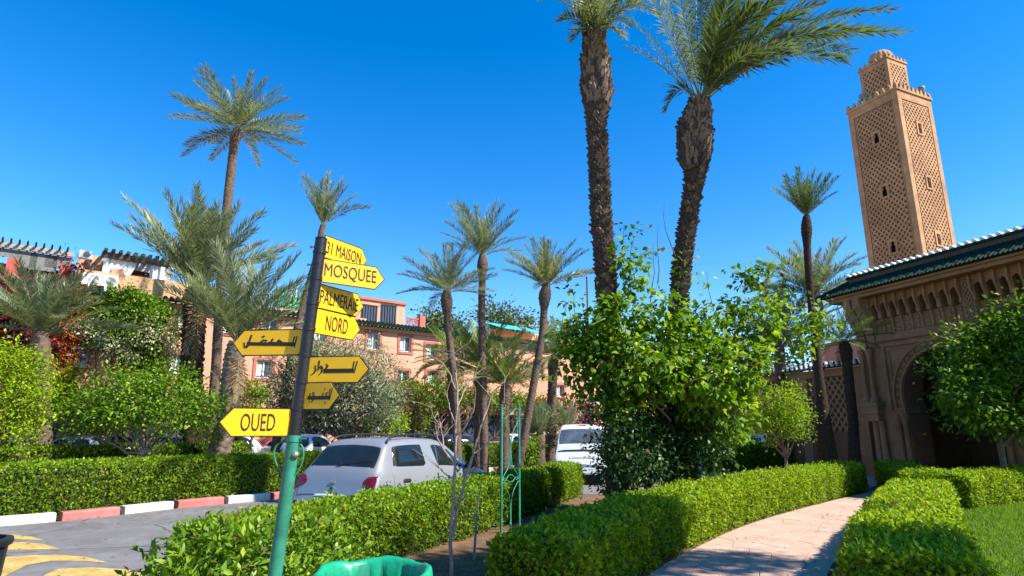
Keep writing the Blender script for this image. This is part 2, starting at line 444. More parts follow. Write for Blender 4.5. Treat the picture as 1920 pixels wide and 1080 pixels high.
    pos = np.vstack([pos] + [e[0] for e in ends]); nw = np.vstack([nw] + [e[1] for e in ends])
    N = len(pos)
    hz = (pos[:, 2] - base_z) / h
    patch = wob(pos[:, 0] * 2.2 + pos[:, 2] * 3, pos[:, 1] * 2.2, seed + 3)
    keep = g.random(N) < np.clip(0.22 + (hz - 0.03) / bare + 0.25 * patch, 0.12, 1)
    keep &= (patch > -0.95) | (g.random(N) < 0.5) | (nw[:, 2] > 0.5)
    pos, nw, hz, patch = pos[keep], nw[keep], hz[keep], patch[keep]; N = len(pos)
    ax = nw * 0.55 + rnd_unit(g, N) * 0.85 + np.array([0, 0, 0.25])
    nr = nw * 0.9 + rnd_unit(g, N) * 0.7
    tint = 0.42 + 0.2 * g.normal(size=N) * 0.9 + 0.17 * patch + 0.14 * np.clip(hz - 0.5, -0.5, 0.5)
    Ls = leaf * (0.55 + 0.85 * g.random(N))
    tag(link('foliage', leaf_mesh('hedge_foliage', pos, ax, nr, Ls, Ls * 0.55, mt, tint, dry=0.03), t), kind=None)
    return t
def leaf_cloud(name, clusters, n, L, mt, seed, clump=0.16, per=26, wr=0.55, droop=0.15, shell=0.45):
    """clusters: (centre, radii, weight); leaves gather in clumps, so light and dark show."""
    g = np.random.default_rng(seed)
    ctr = np.array([c[0] for c in clusters], float); rad = np.array([c[1] if hasattr(c[1], '__len__') else (c[1],) * 3 for c in clusters], float)
    wt = np.array([(c[2] if len(c) > 2 else 1.0) for c in clusters]) * np.prod(rad, axis=1) ** 0.8; wt /= wt.sum()
    nc = max(1, n // per)
    ci = g.choice(len(ctr), nc, p=wt)
    d = rnd_unit(g, nc)
    rr = np.where(g.random(nc) < shell, 0.8 + 0.25 * g.random(nc), g.random(nc) ** 0.45)
    cp = ctr[ci] + d * rad[ci] * rr[:, None]
    out_c = d
    li = np.repeat(np.arange(nc), per)
    N = len(li)
    cs = clump * (0.5 + g.random(nc))
    p = cp[li] + g.normal(size=(N, 3)) * cs[li][:, None] * np.array([1, 1, 0.75])
    ax = norm(p - cp[li]) * 0.6 + rnd_unit(g, N) * 0.7 + out_c[li] * 0.3 + np.array([0, 0, -droop])
    nr = np.array([0, 0, 0.9]) + rnd_unit(g, N) * 0.75 + out_c[li] * 0.4
    tc = g.normal(size=nc) * 0.16
    tint = 0.42 + tc[li] + g.normal(size=N) * 0.15
    Ls = L * (0.65 + 0.7 * g.random(N))
    return leaf_mesh(name, p, ax, nr, Ls, Ls * wr, mt, tint, dry=0.008), cp
def limb(a, b, r0, r1, g, sag=0.1, n=5):
    a, b = Vector(a), Vector(b); d = (b - a).length
    o = Vector(g.normal(size=3)) * d * sag
    pts = [a.lerp(b, t) + o * math.sin(PI * t) * 0.6 + Vector(g.normal(size=3)) * d * 0.015 for t in np.linspace(0, 1, n)]
    return pts, [r0 + (r1 - r0) * t for t in np.linspace(0, 1, n)]
def tree(name, label, cat, base, clusters, n, L, mt, seed, trunk=None, r=0.09, bark=None, limbs=10, group=None, **kw):
    g = np.random.default_rng(seed + 77)
    t = thing(name, label, cat, base, 0, group)
    me, cp = leaf_cloud(name + '_leaves', clusters, n, L, mt, seed, **kw)
    base = Vector(base)
    tr = MB()
    top = Vector(trunk[-1]) if trunk else base + (Vector(np.mean([c[0] for c in clusters], axis=0)) - base) * 0.55
    tp = [base] + [Vector(p) for p in (trunk or [base.lerp(top, .5) + Vector((r * .5, 0, 0)), top])]
    tr.tube(tp, [r * 1.25] + [r * (1 - 0.4 * i / len(tp)) for i in range(1, len(tp))], 9)
    for i in g.choice(len(cp), min(limbs, len(cp)), replace=False):
        s0 = tp[-1].lerp(tp[-2], g.uniform(0, 0.7))
        pts, rs = limb(s0, cp[i], r * 0.5, r * 0.1, g)
        tr.tube(pts, rs, 6, cap=False)
    tr.build('trunk', bark or BARK, t, smooth=True)
    link('crown', me, t)
    return t
# ------------------------------------------------------------------ palms
def frond_curve_mesh(name, pts, mt, seed, nl=44, ll=0.42, wd=0.030, bare=0.14, a0=66, a1=24, vee=0.35, rr=0.018, taper=0.55, ragged=0.12):
    g = np.random.default_rng(seed)
    pts = np.array(pts, float)
    d = np.r_[0, np.cumsum(np.linalg.norm(np.diff(pts, axis=0), axis=1))]
    Lt = d[-1]
    f = lambda s: np.c_[[np.interp(s, d, pts[:, k]) for k in range(3)]].T
    tg_all = norm(np.gradient(pts, axis=0))
    tgf = lambda s: norm(np.c_[[np.interp(s, d, tg_all[:, k]) for k in range(3)]].T)
    V = []; F = []; T = []
    # rachis, three-sided
    n = len(pts)
    up0 = np.array([0, 0, 1.0])
    sd_all = np.cross(tg_all, up0)
    sn = np.linalg.norm(sd_all, axis=1, keepdims=True)
    ref = sd_all[np.argmax(sn)] / sn.max()
    sd_all = np.where(sn > 0.25, sd_all / (sn + 1e-9), ref)
    for i in range(1, n):
        if sd_all[i] @ sd_all[i - 1] < 0: sd_all[i] *= -1
    up_all = np.cross(sd_all, tg_all)
    for i in range(n):
        r = rr * (1.25 - 1.1 * i / (n - 1))
        if i == 0: r *= 1.5
        V += [pts[i] + sd_all[i] * r, pts[i] + up_all[i] * r * 0.7, pts[i] - sd_all[i] * r, pts[i] - up_all[i] * r * 0.7]
        T += [0.82 - 0.3 * i / n] * 4
    for i in range(n - 1):
        for k in range(4):
            F.append((i * 4 + k, i * 4 + (k + 1) % 4, (i + 1) * 4 + (k + 1) % 4, (i + 1) * 4 + k))
    V = [np.array(V)]; T = [np.array(T)]; F = [np.array(F)]
    nb = n * 4
    for side in (1, -1):
        u = np.linspace(bare, 0.995, nl) + g.normal(size=nl) * 0.004
        u = np.clip(u, bare * .9, 1)
        s = u * Lt
        p = f(s); tgv = tgf(s)
        sd = norm(np.c_[[np.interp(s, d, sd_all[:, k]) for k in range(3)]].T)
        up = np.cross(sd, tgv)
        w = (u - bare) / (1 - bare)
        ang = np.radians(a0 + (a1 - a0) * w + g.normal(size=nl) * 5)
        ve = vee + g.normal(size=nl) * 0.16
        ax = tgv * np.cos(ang)[:, None] + side * sd * np.sin(ang)[:, None] + up * ve[:, None]
        ax = norm(ax)
        prof = np.interp(w, [0, 0.12, 0.4, 0.75, 1], [0.45, 0.8, 1.0, 0.82, taper])
        l = ll * prof * (1 + g.normal(size=nl) * ragged)
        wdv = wd * (0.8 + 0.3 * prof)
        nr = norm(up + side * -sd * 0.3 + g.normal(size=(nl, 3)) * 0.25)
        lsd = norm(np.cross(ax, nr))
        mid = p + ax * (l * 0.35)[:, None]
        tip = p + ax * l[:, None] + np.array([0, 0, -1.0]) * (l * 0.14 * g.random(nl))[:, None]
        Vq = np.stack([p, mid + lsd * wdv[:, None] / 2, tip, mid - lsd * wdv[:, None] / 2], 1).reshape(-1, 3)
        V.append(Vq); F.append(nb + np.arange(4 * nl).reshape(nl, 4)); nb += 4 * nl
        tt = np.clip(0.42 + g.normal(size=nl) * 0.14 + 0.12 * w, 0, 1)
        T.append(np.repeat(tt, 4))
    return np_mesh(name, np.vstack(V), np.vstack(F), mt, tint=np.concatenate(T))
def droop_pts(L, droop, n=12, power=1.3, side=0.0):
    pts = [(0, 0, 0)]; x = y = z = 0.0
    for i in range(1, n):
        t = (i - 0.5) / (n - 1)
        a = -droop * t ** power; b = side * t
        st = L / (n - 1)
        x += st * math.cos(a) * math.cos(b); y += st * math.cos(a) * math.sin(b); z += st * math.sin(a)
        pts.append((x, y, z))
    return pts
FR = {}
def fronds(mt, nl, key):
    k = (mt.name, nl, key)
    if k not in FR:
        FR[k] = []
        for j, dr in enumerate((0.22, 0.45, 0.75, 0.35, 1.1)):
            FR[k].append(frond_curve_mesh('frond', droop_pts(1.0, dr, side=0.12 * (j - 2)), mt, 100 + j, nl=nl, ll=0.19 if key == 'full' else 0.15, wd=0.0125, rr=0.006, vee=0.3, a0=62, a1=22))
    return FR[k]
def crown(t, c, L, n, mt, seed, lo=-15, hi=85, nl=40, key='full', tilt=0.0, pick=(0, 3, 1, 1, 2), ll=1.0, dead=0):
    g = np.random.default_rng(seed)
    ms = fronds(mt, nl, key)
    for i in range(n):
        u = (i + 0.5) / n
        el = R(hi + (lo - hi) * u ** 0.85 + g.normal() * 5)
        az = i * 2.39996 + g.normal() * 0.2
        l = L * (0.82 + 0.25 * g.random()) * (0.85 if u < 0.15 else 1)
        j = int(min(4, max(0, pick[int(u * 4.99)] + (g.random() < 0.2 and pick[-1] > 1))))
        me = ms[j]
        m = Matrix.Translation(c) @ Matrix.Rotation(az, 4, 'Z') @ Matrix.Rotation(-el, 4, 'Y') @ Matrix.Rotation(g.normal() * 0.35, 4, 'X') @ Matrix.Scale(l, 4)
        link('frond', me, t, True, m)
    for i in range(dead):
        me = fronds(L_DRY, 34, 'thin')[(1, 2, 4)[i % 3]]
        link('dry_frond', me, t, True, Matrix.Translation(c - Vector((0, 0, .15))) @ Matrix.Rotation(g.uniform(0, 6.28), 4, 'Z') @ Matrix.Rotation(R(g.uniform(35, 65)), 4, 'Y') @ Matrix.Scale(L * .8, 4))
def trunk_mesh(pts, rs, seed, row=0.13, around=8, amp=0.18):
    """uneven trunk of spiral leaf scars as real relief"""
    g = np.random.default_rng(seed)
    pts = np.array([tuple(p) for p in pts], float)
    d = np.r_[0, np.cumsum(np.linalg.norm(np.diff(pts, axis=0), axis=1))]
    n = int(d[-1] / (row / 3)) + 2
    s = np.linspace(0, d[-1], n)
    c = np.c_[[np.interp(s, d, pts[:, k]) for k in range(3)]].T
    r = np.interp(s, d, rs)
    m = around * 3
    th = np.arange(m) / m * 2 * PI
    ph = (s[:, None] / row + (th[None, :] * around / (2 * PI)) * 0.5) % 1.0
    ph2 = (th[None, :] * around / (2 * PI) + np.floor(s[:, None] / row) * 0.5) % 1.0
    rel = (ph ** 1.5) * (1 - np.abs(ph2 - 0.5) * 1.1) + g.normal(size=(n, m)) * 0.16
    rad = r[:, None] * (1 + amp * (rel - 0.3))
    V = np.stack([c[:, 0:1] + rad * np.cos(th), c[:, 1:2] + rad * np.sin(th), np.repeat(c[:, 2:3], m, 1)], -1).reshape(-1, 3)
    F = [(i * m + k, i * m + (k + 1) % m, (i + 1) * m + (k + 1) % m, (i + 1) * m + k) for i in range(n - 1) for k in range(m)]
    return V, np.array(F)
def palm(label, cp, Y, tr, r, L, n, mt, seed, bulb=1.5, bulb_len=0.7, lo=-15, hi=85, nl=62, key='full', base_r=1.25, group='date palms', fruit=False, bark=None, dYbase=0.0, amp=0.2, pick=(0, 3, 1, 1, 2), dead=0):
    """cp: crown in the photo; tr: trunk from the crown down in the photo; it is carried on to the ground"""
    c = P(cp[0], cp[1], Y)
    pts = [c]
    for k, (x, y) in enumerate(tr): pts.append(P(x, y, Y + dYbase * (k + 1) / len(tr)))
    a, b = pts[-2], pts[-1]
    if b.z > 0.05:
        k = b.z / max(0.3, (a.z - b.z)); e = b + (b - a) * min(k, 1.5) * 0.6
        pts.append(Vector((e.x, b.y, 0.0)))
    else:
        b.z = 0.0
    t = thing('date_palm', label, 'palm tree', pts[-1], 0, group)
    d = [0.0]
    for i in range(1, len(pts)): d.append(d[-1] + (pts[i] - pts[i - 1]).length)
    tot = d[-1]
    # fine path with radius: crown bulb, slim neck, flared foot
    q = []; rs = []
    for s in np.linspace(0, tot, 40):
        i = max(j for j in range(len(d)) if d[j] <= s + 1e-6); i = min(i, len(pts) - 2)
        q.append(pts[i].lerp(pts[i + 1], (s - d[i]) / max(1e-6, d[i + 1] - d[i])))
        if s < bulb_len: k = 0.75 + (bulb - 0.75) * math.sin(PI * min(1, (s / bulb_len) * 0.62 + 0.08))
        else:
            k0 = 0.75 + (bulb - 0.75) * math.sin(PI * 0.70)
            k = max(1.0, k0 - (s - bulb_len) / 0.25 * (k0 - 1)) if k0 > 1 else 1.0
        k *= 1 + (base_r - 1) * max(0, (s / tot - 0.55) / 0.45) ** 1.5
        rs.append(r * k)
    q.reverse(); rs.reverse()
    V, F = trunk_mesh(q, rs, seed, row=max(0.12, r * 0.55), around=8, amp=amp)
    link('trunk', np_mesh('palm_trunk', V, F, bark or PALMBARK), t)
    crown(t, c - Vector((0, 0, 0.05)), L, n, mt, seed, lo, hi, nl, key, pick=pick, dead=dead)
    if fruit:
        g = np.random.default_rng(seed)
        k = 160
        p = np.array(c) + g.normal(size=(k, 3)) * [0.16, 0.16, 0.2] + [0, 0, L * .2]
        link('flower_stalks', leaf_mesh('palm_flower', p, rnd_unit(g, k) + [0, 0, 1.0], rnd_unit(g, k), 0.35, 0.06, FRUIT, g.random(k)), t)
    return t
# ------------------------------------------------------------------ ground, road, kerb, paving
def off_line(pts, d):
    q, s = resample(pts, 0.4)
    t = np.gradient(q, axis=0); t /= np.linalg.norm(t, axis=1, keepdims=True)
    return [(a[0] - b[1] * d, a[1] + b[0] * d) for a, b in zip(q, t)]   # d > 0: to the left
def sheet(name, poly, z, mt, kind='structure'):
    m = MB(); m.add([(p[0], p[1], z) for p in poly], [tuple(range(len(poly)))])
    return tag(m.build(name, mt), kind=kind)
def band(name, left, right, z, mt):
    n = 60
    a, _ = resample(left, 0.1); b, _ = resample(right, 0.1)
    ia = np.linspace(0, len(a) - 1, n).astype(int); ib = np.linspace(0, len(b) - 1, n).astype(int)
    m = MB(); m.grid([[(a[i][0], a[i][1], z), (b[j][0], b[j][1], z)] for i, j in zip(ia, ib)])
    return tag(m.build(name, mt), kind='structure')
sheet('ground', [(-600, -60), (600, -60), (600, 900), (-600, 900)], -0.012, SOIL)
kerb_line = [(-17.5, 3.5), (-13.2, 8.0)] + [tuple(G(x, y)[:2]) for x, y in ((0, 987), (88, 981), (205, 968), (303, 956), (390, 947), (467, 941), (520, 937), (700, 911), (903, 887), (1047, 872), (1120, 865))]
kq, ks = resample(kerb_line, 0.05)
# smooth the kerb line
for _ in range(400):
    kq[1:-1] = 0.5 * kq[1:-1] + 0.25 * (kq[:-2] + kq[2:])
kerb_line = [tuple(p) for p in kq[::12]] + [tuple(kq[-1])]
h2_front = [tuple(G(x, y)[:2]) for x, y in ((640, 1085), (797, 1035), (897, 1005), (975, 976), (1095, 930))]
h2_front = [(-2.55, 5.9)] + h2_front[1:]
road_right = [(-6.0, -3.0), (-4.0, 3.0), (-3.1, 6.1)] + off_line(h2_front, 1.15)[6:] + [(4.2, 17.5), (9.0, 26.0), (15.0, 36.0)]
road_left = kerb_line + [(kerb_line[-1][0] + 4.5, kerb_line[-1][1] + 7)]
band('road', road_left, road_right, 0.0, ASPHALT)
sheet('car_park', [(-40, 13.5), (-15, 13.5), (-6.5, 20.5), (3.0, 33), (10, 40), (2, 40), (-12, 27), (-40, 4)], -0.004, ASPHALT)
fore = [(3.4, 15.2), (8.2, 16.2), (11.5, 19.5), (22, 12), (34, 4), (40, 30), (16, 44), (9, 36), (5.5, 22)]
sheet('forecourt', fore, -0.006, SLAB)
# painted kerb stones
kq, ks = resample(kerb_line, 0.05)
kroot = tag(empty('kerb', (kq[len(kq) // 2][0], kq[len(kq) // 2][1], 0)), kind='structure')
kt = np.gradient(kq, axis=0); kt /= np.linalg.norm(kt, axis=1, keepdims=True)
step = 22; idx = 0
g = np.random.default_rng(4)
first = 160
for i in range(first % step, len(kq) - step, step):
    m = MB(); rows = []
    for j in range(i, i + step + 1, 4):
        e = 0.002 if j == i else (-0.002 if j + 4 > i + step else 0)
        x, y = kq[j] + kt[j] * e; nx, ny = -kt[j][1], kt[j][0]
        hh = 0.155 + 0.004 * math.sin(i)
        rows.append([(x, y, -0.01), (x, y, hh - 0.03), (x + nx * .03, y + ny * .03, hh), (x + nx * .22, y + ny * .22, hh), (x + nx * .22, y + ny * .22, -0.01)])
    m.grid(rows)
    n_ = 5; L_ = len(rows)
    m.f += [tuple(range(n_)), tuple((L_ - 1) * n_ + k for k in reversed(range(n_)))]
    m.build('kerb_stone', KERBW if idx % 2 == 0 else KERBR, kroot)
    idx += 1
# worn yellow paint of the speed hump
def paint(polys):
    m = MB()
    for poly in polys:
        pts = [G(x, y) for x, y in poly]
        m.add([(p.x, p.y, 0.004) for p in pts], [tuple(range(len(pts)))])
    return m
ym = paint([[(-60, 1000), (20, 1002), (60, 1007), (85, 1014), (20, 1011), (-70, 1010)],
            [(-80, 1018), (40, 1017), (80, 1020), (115, 1030), (50, 1031), (-90, 1033)],
            [(-120, 1062), (-20, 1047), (60, 1041), (120, 1041), (165, 1045), (205, 1056), (150, 1052), (95, 1052), (50, 1060), (10, 1080), (-40, 1110), (-160, 1110)],
            [(60, 1100), (85, 1078), (110, 1067), (170, 1064), (235, 1068), (300, 1082), (320, 1100)]])
tag(ym.build('road_marking', YELLOWROAD), kind='structure')
# ------------------------------------------------------------------ the curved path of pale pink stones
h3_front = [(0.55, 5.5)] + [tuple(G(x, y)[:2]) for x, y in ((1215, 1080), (1300, 1030), (1400, 985), (1500, 955), (1610, 927))] + [(11.0, 18.2)]
h4_left = [(1.8, 4.0), (3.75, 7.7), (5.8, 10.6), (7.6, 12.6), (9.6, 14.5), (12.4, 17.0)]
proot = band('path', h3_front, h4_left, -0.002, JOINT)
a, _ = resample(h3_front, 0.1); b, _ = resample(h4_left, 0.1)
nr_, nc_ = 30, 5
def pp(u, v):
    i = u / nr_ * (len(a) - 1); j = u / nr_ * (len(b) - 1)
    A = a[int(min(i, len(a) - 1))]; B = b[int(min(j, len(b) - 1))]
    f = v / nc_
    return A * (1 - f) + B * f
g = np.random.default_rng(9)
jit = {}
def node(r, c):
    if (r, c) not in jit:
        jc = 0 if c in (0, nc_) else g.uniform(-0.3, 0.3)
        jit[(r, c)] = pp(min(nr_, max(0, r + (g.uniform(-0.25, 0.25) if 0 < r < nr_ else 0))), c + jc)
    return jit[(r, c)]
for r in range(nr_):
    for c in range(nc_):
        q = np.array([node(r, c), node(r, c + 1), node(r + 1, c + 1), node(r + 1, c)])
        ctr = q.mean(0)
        d = q - ctr
        q = ctr + d * (1 - 0.009 / np.linalg.norm(d, axis=1, keepdims=True))
        m = MB(); z1 = 0.010 + g.uniform(-0.0015, 0.0015)
        m.add([(p[0], p[1], -0.001) for p in q] + [(p[0], p[1], z1 - .003) for p in q] + [(ctr[0] + (p[0] - ctr[0]) * .985, ctr[1] + (p[1] - ctr[1]) * .985, z1) for p in q],
              [(0, 1, 5, 4), (1, 2, 6, 5), (2, 3, 7, 6), (3, 0, 4, 7), (4, 5, 9, 8), (5, 6, 10, 9), (6, 7, 11, 10), (7, 4, 8, 11), (8, 9, 10, 11)])
        m.build('paving_stone', SLAB, proot)
# ------------------------------------------------------------------ lawns
def in_poly(p, poly):
    x, y = p[:, 0], p[:, 1]; ins = np.zeros(len(p), bool)
    n = len(poly)
    for i in range(n):
        x1, y1 = poly[i]; x2, y2 = poly[(i + 1) % n]
        c = ((y1 > y) != (y2 > y)) & (x < (x2 - x1) * (y - y1) / (y2 - y1 + 1e-12) + x1)
        ins ^= c
    return ins
def grass(name, poly, n, h, seed, thin=0.0):
    g = np.random.default_rng(seed)
    P_ = np.array(poly); lo, hi = P_.min(0), P_.max(0)
    p = g.uniform(lo, hi, (n, 2)); p = p[in_poly(p, poly)]
    pt = wob(p[:, 0] * 1.7, p[:, 1] * 1.7, seed)
    k = g.random(len(p)) > thin * (0.8 - pt)
    p, pt = p[k], pt[k]; n = len(p)
    pos = np.c_[p, np.zeros(n)]
    ax = g.normal(size=(n, 3)) * [0.45, 0.45, 0.1] + [0, 0, 1.0]
    me = leaf_mesh(name, pos, ax, rnd_unit(g, n) * [1, 1, .1], h * (0.5 + 0.8 * g.random(n)), 0.011, L_GRASS, 0.45 + 0.16 * g.normal(size=n) + 0.12 * pt, fold=0.1)
    return tag(link(name, me), kind='stuff')
lawn = [(2.5, 3.2), (4.1, 6.65), (5.72, 9.0), (7.12, 11.0), (7.8, 12.3), (9.3, 13.7), (12.6, 15.4), (19, 11.5), (14, 3.2)]
sheet('lawn', lawn, 0.002, LAWNBASE)
grass('grass', lawn, 190000, 0.075, 11)
strip = [(-1.6, 6.6), (-0.1, 9.9), (0.9, 11.9), (2.4, 14.2), (2.7, 12.2), (0.9, 9.2), (-0.3, 6.5), (-0.7, 5.0), (-1.9, 5.0)]
grass('grass', strip, 26000, 0.05, 12, thin=0.75)
# ------------------------------------------------------------------ clipped hedges
H1 = hedge('long clipped hedge behind the red and white kerb, left of the signpost', off_line(kerb_line, 0.85), 1.0, 1.02, L_HEDGE, 21, leaf=0.06, dens=1500)
hedge('second clipped hedge standing behind the kerbside hedge, below the citrus tree', off_line(kerb_line, 4.6)[8:50], 1.1, 1.22, L_HEDGE, 22, leaf=0.075, dens=800)
hedge('clipped hedge between the road and the green trellis, in front of the silver car', off_line(h2_front, 0.42), 0.80, 0.80, L_HEDGE, 23, leaf=0.05, dens=3200, tall=0.05, bare=0.5)
h3c = off_line(h3_front, 0.42)
hedge('long curving clipped hedge along the left edge of the path', [p for p in h3c if p[1] < 17.6][0:], 0.84, 0.74, L_HEDGE2, 24, leaf=0.05, dens=3100, tall=0.04)
hedge('short wide clipped hedge between the path and the lawn', [(3.05, 4.9), (4.1, 6.65), (5.72, 9.0), (7.12, 11.0), (7.6, 11.7)], 0.98, 0.74, L_HEDGE2, 25, leaf=0.05, dens=3400)
hedge('clipped hedge at the far side of the lawn, in front of the portal', [(9.6, 13.9), (11.2, 14.8), (13.2, 16.0), (16.0, 17.5)], 1.0, 0.70, L_HEDGE2, 26, leaf=0.055, dens=2600)
hedge('dark end hedge turning away from the lawn toward the portal', [(9.35, 13.8), (10.4, 16.4), (11.6, 19.0)], 0.9, 0.72, L_HEDGE, 27, leaf=0.055, dens=1800)
hedge('low hedge in front of the green bench, right of the two tall palms', [tuple(G(x, y)[:2]) for x, y in ((1335, 884), (1400, 880), (1470, 878))], 1.0, 1.05, L_HEDGE, 28, leaf=0.06, dens=1600)
hedge('rounded hedge between the bench and the portal', [tuple(G(x, y)[:2]) for x, y in ((1475, 876), (1530, 874), (1575, 872))], 1.2, 1.1, L_HEDGE2, 29, leaf=0.06, dens=1500, r=0.3)
hedge('dark low hedge at the foot of the portal columns', [tuple(G(x, y)[:2]) for x, y in ((1590, 868), (1650, 868), (1720, 868))], 0.9, 0.6, L_HEDGE, 30, leaf=0.06, dens=1200)
# ------------------------------------------------------------------ near shrub with large leaves
def big_leaf(L=0.085, W=0.034):
    m = MB()
    m.add([(0, 0, 0), (L * .28, W * .42, .006), (L * .62, W * .42, .004), (L, 0, -.012), (L * .62, -W * .42, .004), (L * .28, -W * .42, .006), (L * .3, 0, -.002), (L * .62, 0, -.004)],
          [(0, 6, 1), (1, 6, 7, 2), (2, 7, 3), (0, 5, 6), (5, 4, 7, 6), (4, 3, 7)])
    return m
def near_shrub():
    c = Vector((-2.15, 5.0, 0.0))
    t = thing('shrub', 'leafy unclipped shrub at the foot of the signpost, beside the road', 'shrub', c)
    cl = [((-2.25, 5.05, .45), (.62, .6, .5), 1.2), ((-1.75, 5.2, .52), (.5, .5, .48), 1), ((-2.5, 4.8, .3), (.42, .45, .38), .8), ((-1.65, 4.75, .3), (.4, .4, .4), .8)]
    me, cp = leaf_cloud('shrub', cl, 9000, 0.075, L_SHRUB, 41, clump=0.06, per=9, wr=0.42, droop=0.0, shell=0.75)
    tag(link('foliage', me, t), kind='stuff')
    g = np.random.default_rng(5)
    tw = MB()
    for i in g.choice(len(cp), 60, replace=False):
        pts, rs = limb((c.x + g.normal() * .15, c.y + g.normal() * .15, 0), cp[i], .012, .003, g)
        tw.tube(pts, rs, 5, cap=False)
    tw.build('stems', BARK, t)
    ms = []
    for k in range(4):
        me = big_leaf(0.08 + 0.012 * k, 0.030 + 0.004 * k).mesh('leaf', L_SHRUB, True)
        a = me.attributes.new('tint', 'FLOAT', 'POINT'); a.data.foreach_set('value', [0.42 + 0.13 * k] * len(me.vertices))
        ms.append(me)
    n = 0
    while n < 290:
        cc, rr, _ = cl[g.integers(0, 4)]
        d = rnd_unit(g, 1)[0]
        if d[2] < -0.3 or d[1] > 0.45: continue
        tip = np.array(cc) + d * np.array(rr) * g.uniform(1.0, 1.1)
        if tip[2] < 0.12: continue
        for q in range(5):
            if n >= 290: break
            ax = Vector(d * 0.7 + g.normal(size=3) * 0.6 + np.array([0, 0, .3])).normalized()
            sd = ax.cross(Vector((0, 0, 1)) + Vector(g.normal(size=3)) * .4).normalized(); up = sd.cross(ax)
            mx = Matrix((ax, -sd, up)).transposed().to_4x4(); mx.translation = Vector(tip) + Vector(g.normal(size=3)) * .02
            link('leaf', ms[g.integers(0, 4)], t, True, mx)
            n += 1
near_shrub()
# ------------------------------------------------------------------ bare sapling in front of the hedge
def sapling():
    g = np.random.default_rng(15)
    Y = 6.4
    base = P(846, 1120, Y); base.z = 0
    t = thing('bare_sapling', 'bare leafless sapling with pale twigs in front of the clipped hedge', 'sapling', base)
    m = MB()
    def br(pl, r0, r1, yy=0.0):
        pts = [P(x, y, Y + yy * i / max(1, len(pl) - 1)) for i, (x, y) in enumerate(pl)]
        q = []
        for i in range(len(pts) - 1):
            for k in range(4): q.append(pts[i].lerp(pts[i + 1], k / 4) + Vector(g.normal(size=3)) * 0.004)
        q.append(pts[-1])
        m.tube(q, [r0 + (r1 - r0) * i / (len(q) - 1) for i in range(len(q))], 7, cap=True)
        return q
    tr = br([(847, 1170), (846, 1080), (845, 1000), (850, 930), (853, 860), (855, 790), (858, 730), (852, 690)], .022, .009)
    m.build('trunk', PALEBARK, t, smooth=True)
    B = [([(847, 1010), (858, 950), (872, 900), (888, 850), (905, 790), (922, 745)], .02, .006, .3),
         ([(853, 870), (835, 850), (820, 820), (822, 790), (828, 782)], .012, .004, -.2),
         ([(852, 868), (832, 840), (826, 800), (820, 770)], .010, .004, .3),
         ([(850, 900), (832, 885), (815, 868)], .008, .003, -.3),
         ([(856, 800), (842, 765), (838, 735)], .009, .003, .2),
         ([(856, 820), (875, 795), (888, 770), (893, 735), (886, 715)], .011, .003, -.2),
         ([(858, 760), (872, 730), (870, 700)], .008, .003, .3),
         ([(888, 850), (900, 842), (925, 820), (940, 806)], .008, .003, .2),
         ([(858, 740), (845, 705), (830, 680), (800, 662)], .008, .003, .2),
         ([(855, 700), (862, 665), (880, 640)], .007, .003, -.2),
         ([(900, 800), (914, 778), (935, 765), (955, 748)], .007, .003, -.2),
         ([(872, 900), (890, 878), (915, 870), (925, 858)], .007, .003, -.3),
         ([(915, 765), (925, 735), (945, 715), (960, 690)], .006, .002, .2),
         ([(826, 800), (812, 780), (806, 750)], .006, .002, 0),
         ([(858, 735), (880, 712), (905, 705), (930, 712)], .006, .002, .3),
         ([(847, 935), (862, 935), (885, 930), (905, 932)], .006, .002, -.1)]
    for b in B:
        m = MB()
        q = br(*b)
        for k in range(3):
            i = g.integers(len(q) // 3, len(q))
            d = Vector((g.normal() * .16, g.normal() * .12, .05 + abs(g.normal()) * .14))
            m.tube([q[i], q[i] + d * .5 + Vector((0, 0, .012)), q[i] + d], [.004, .003, .0018], 5, cap=False)
        m.build('branch', PALEBARK, t, smooth=True)
    st = thing('dead_stem', 'short dry dead stem standing right of the bare sapling', 'dead stem', (P(889, 1000, 8.6).x, 8.6, 0))
    s_ = P(889, 1010, 8.6); m = MB()
    m.tube([(s_.x, 8.6, 0), (s_.x + .02, 8.6, .35), (s_.x + .05, 8.62, .75), (s_.x + .09, 8.6, 1.0)], [.022, .017, .012, .005], 6)
    m.tube([(s_.x + .03, 8.6, .5), (s_.x - .12, 8.55, .68), (s_.x - .2, 8.5, .72)], [.009, .006, .003], 5)
    m.build('stem', PALEBARK, st, smooth=True)
sapling()

# ------------------------------------------------------------------ dry leaves fallen on the road and the path
g = np.random.default_rng(77)
pts = np.vstack([np.c_[g.uniform(-9, -2, 160), g.uniform(5, 14, 160)], np.c_[g.uniform(1, 9, 130), g.uniform(5, 14, 130)]])
z = np.full(len(pts), .016)
me = leaf_mesh('fallen_leaves', np.c_[pts, z], g.normal(size=(len(pts), 3)) * [1, 1, .12], np.array([0, 0, 1.0]) + g.normal(size=(len(pts), 3)) * .3, .05 * (.5 + g.random(len(pts))), .025, L_HEDGE, np.zeros(len(pts)), dry=0.85)
tag(link('fallen_leaves', me), kind='stuff')
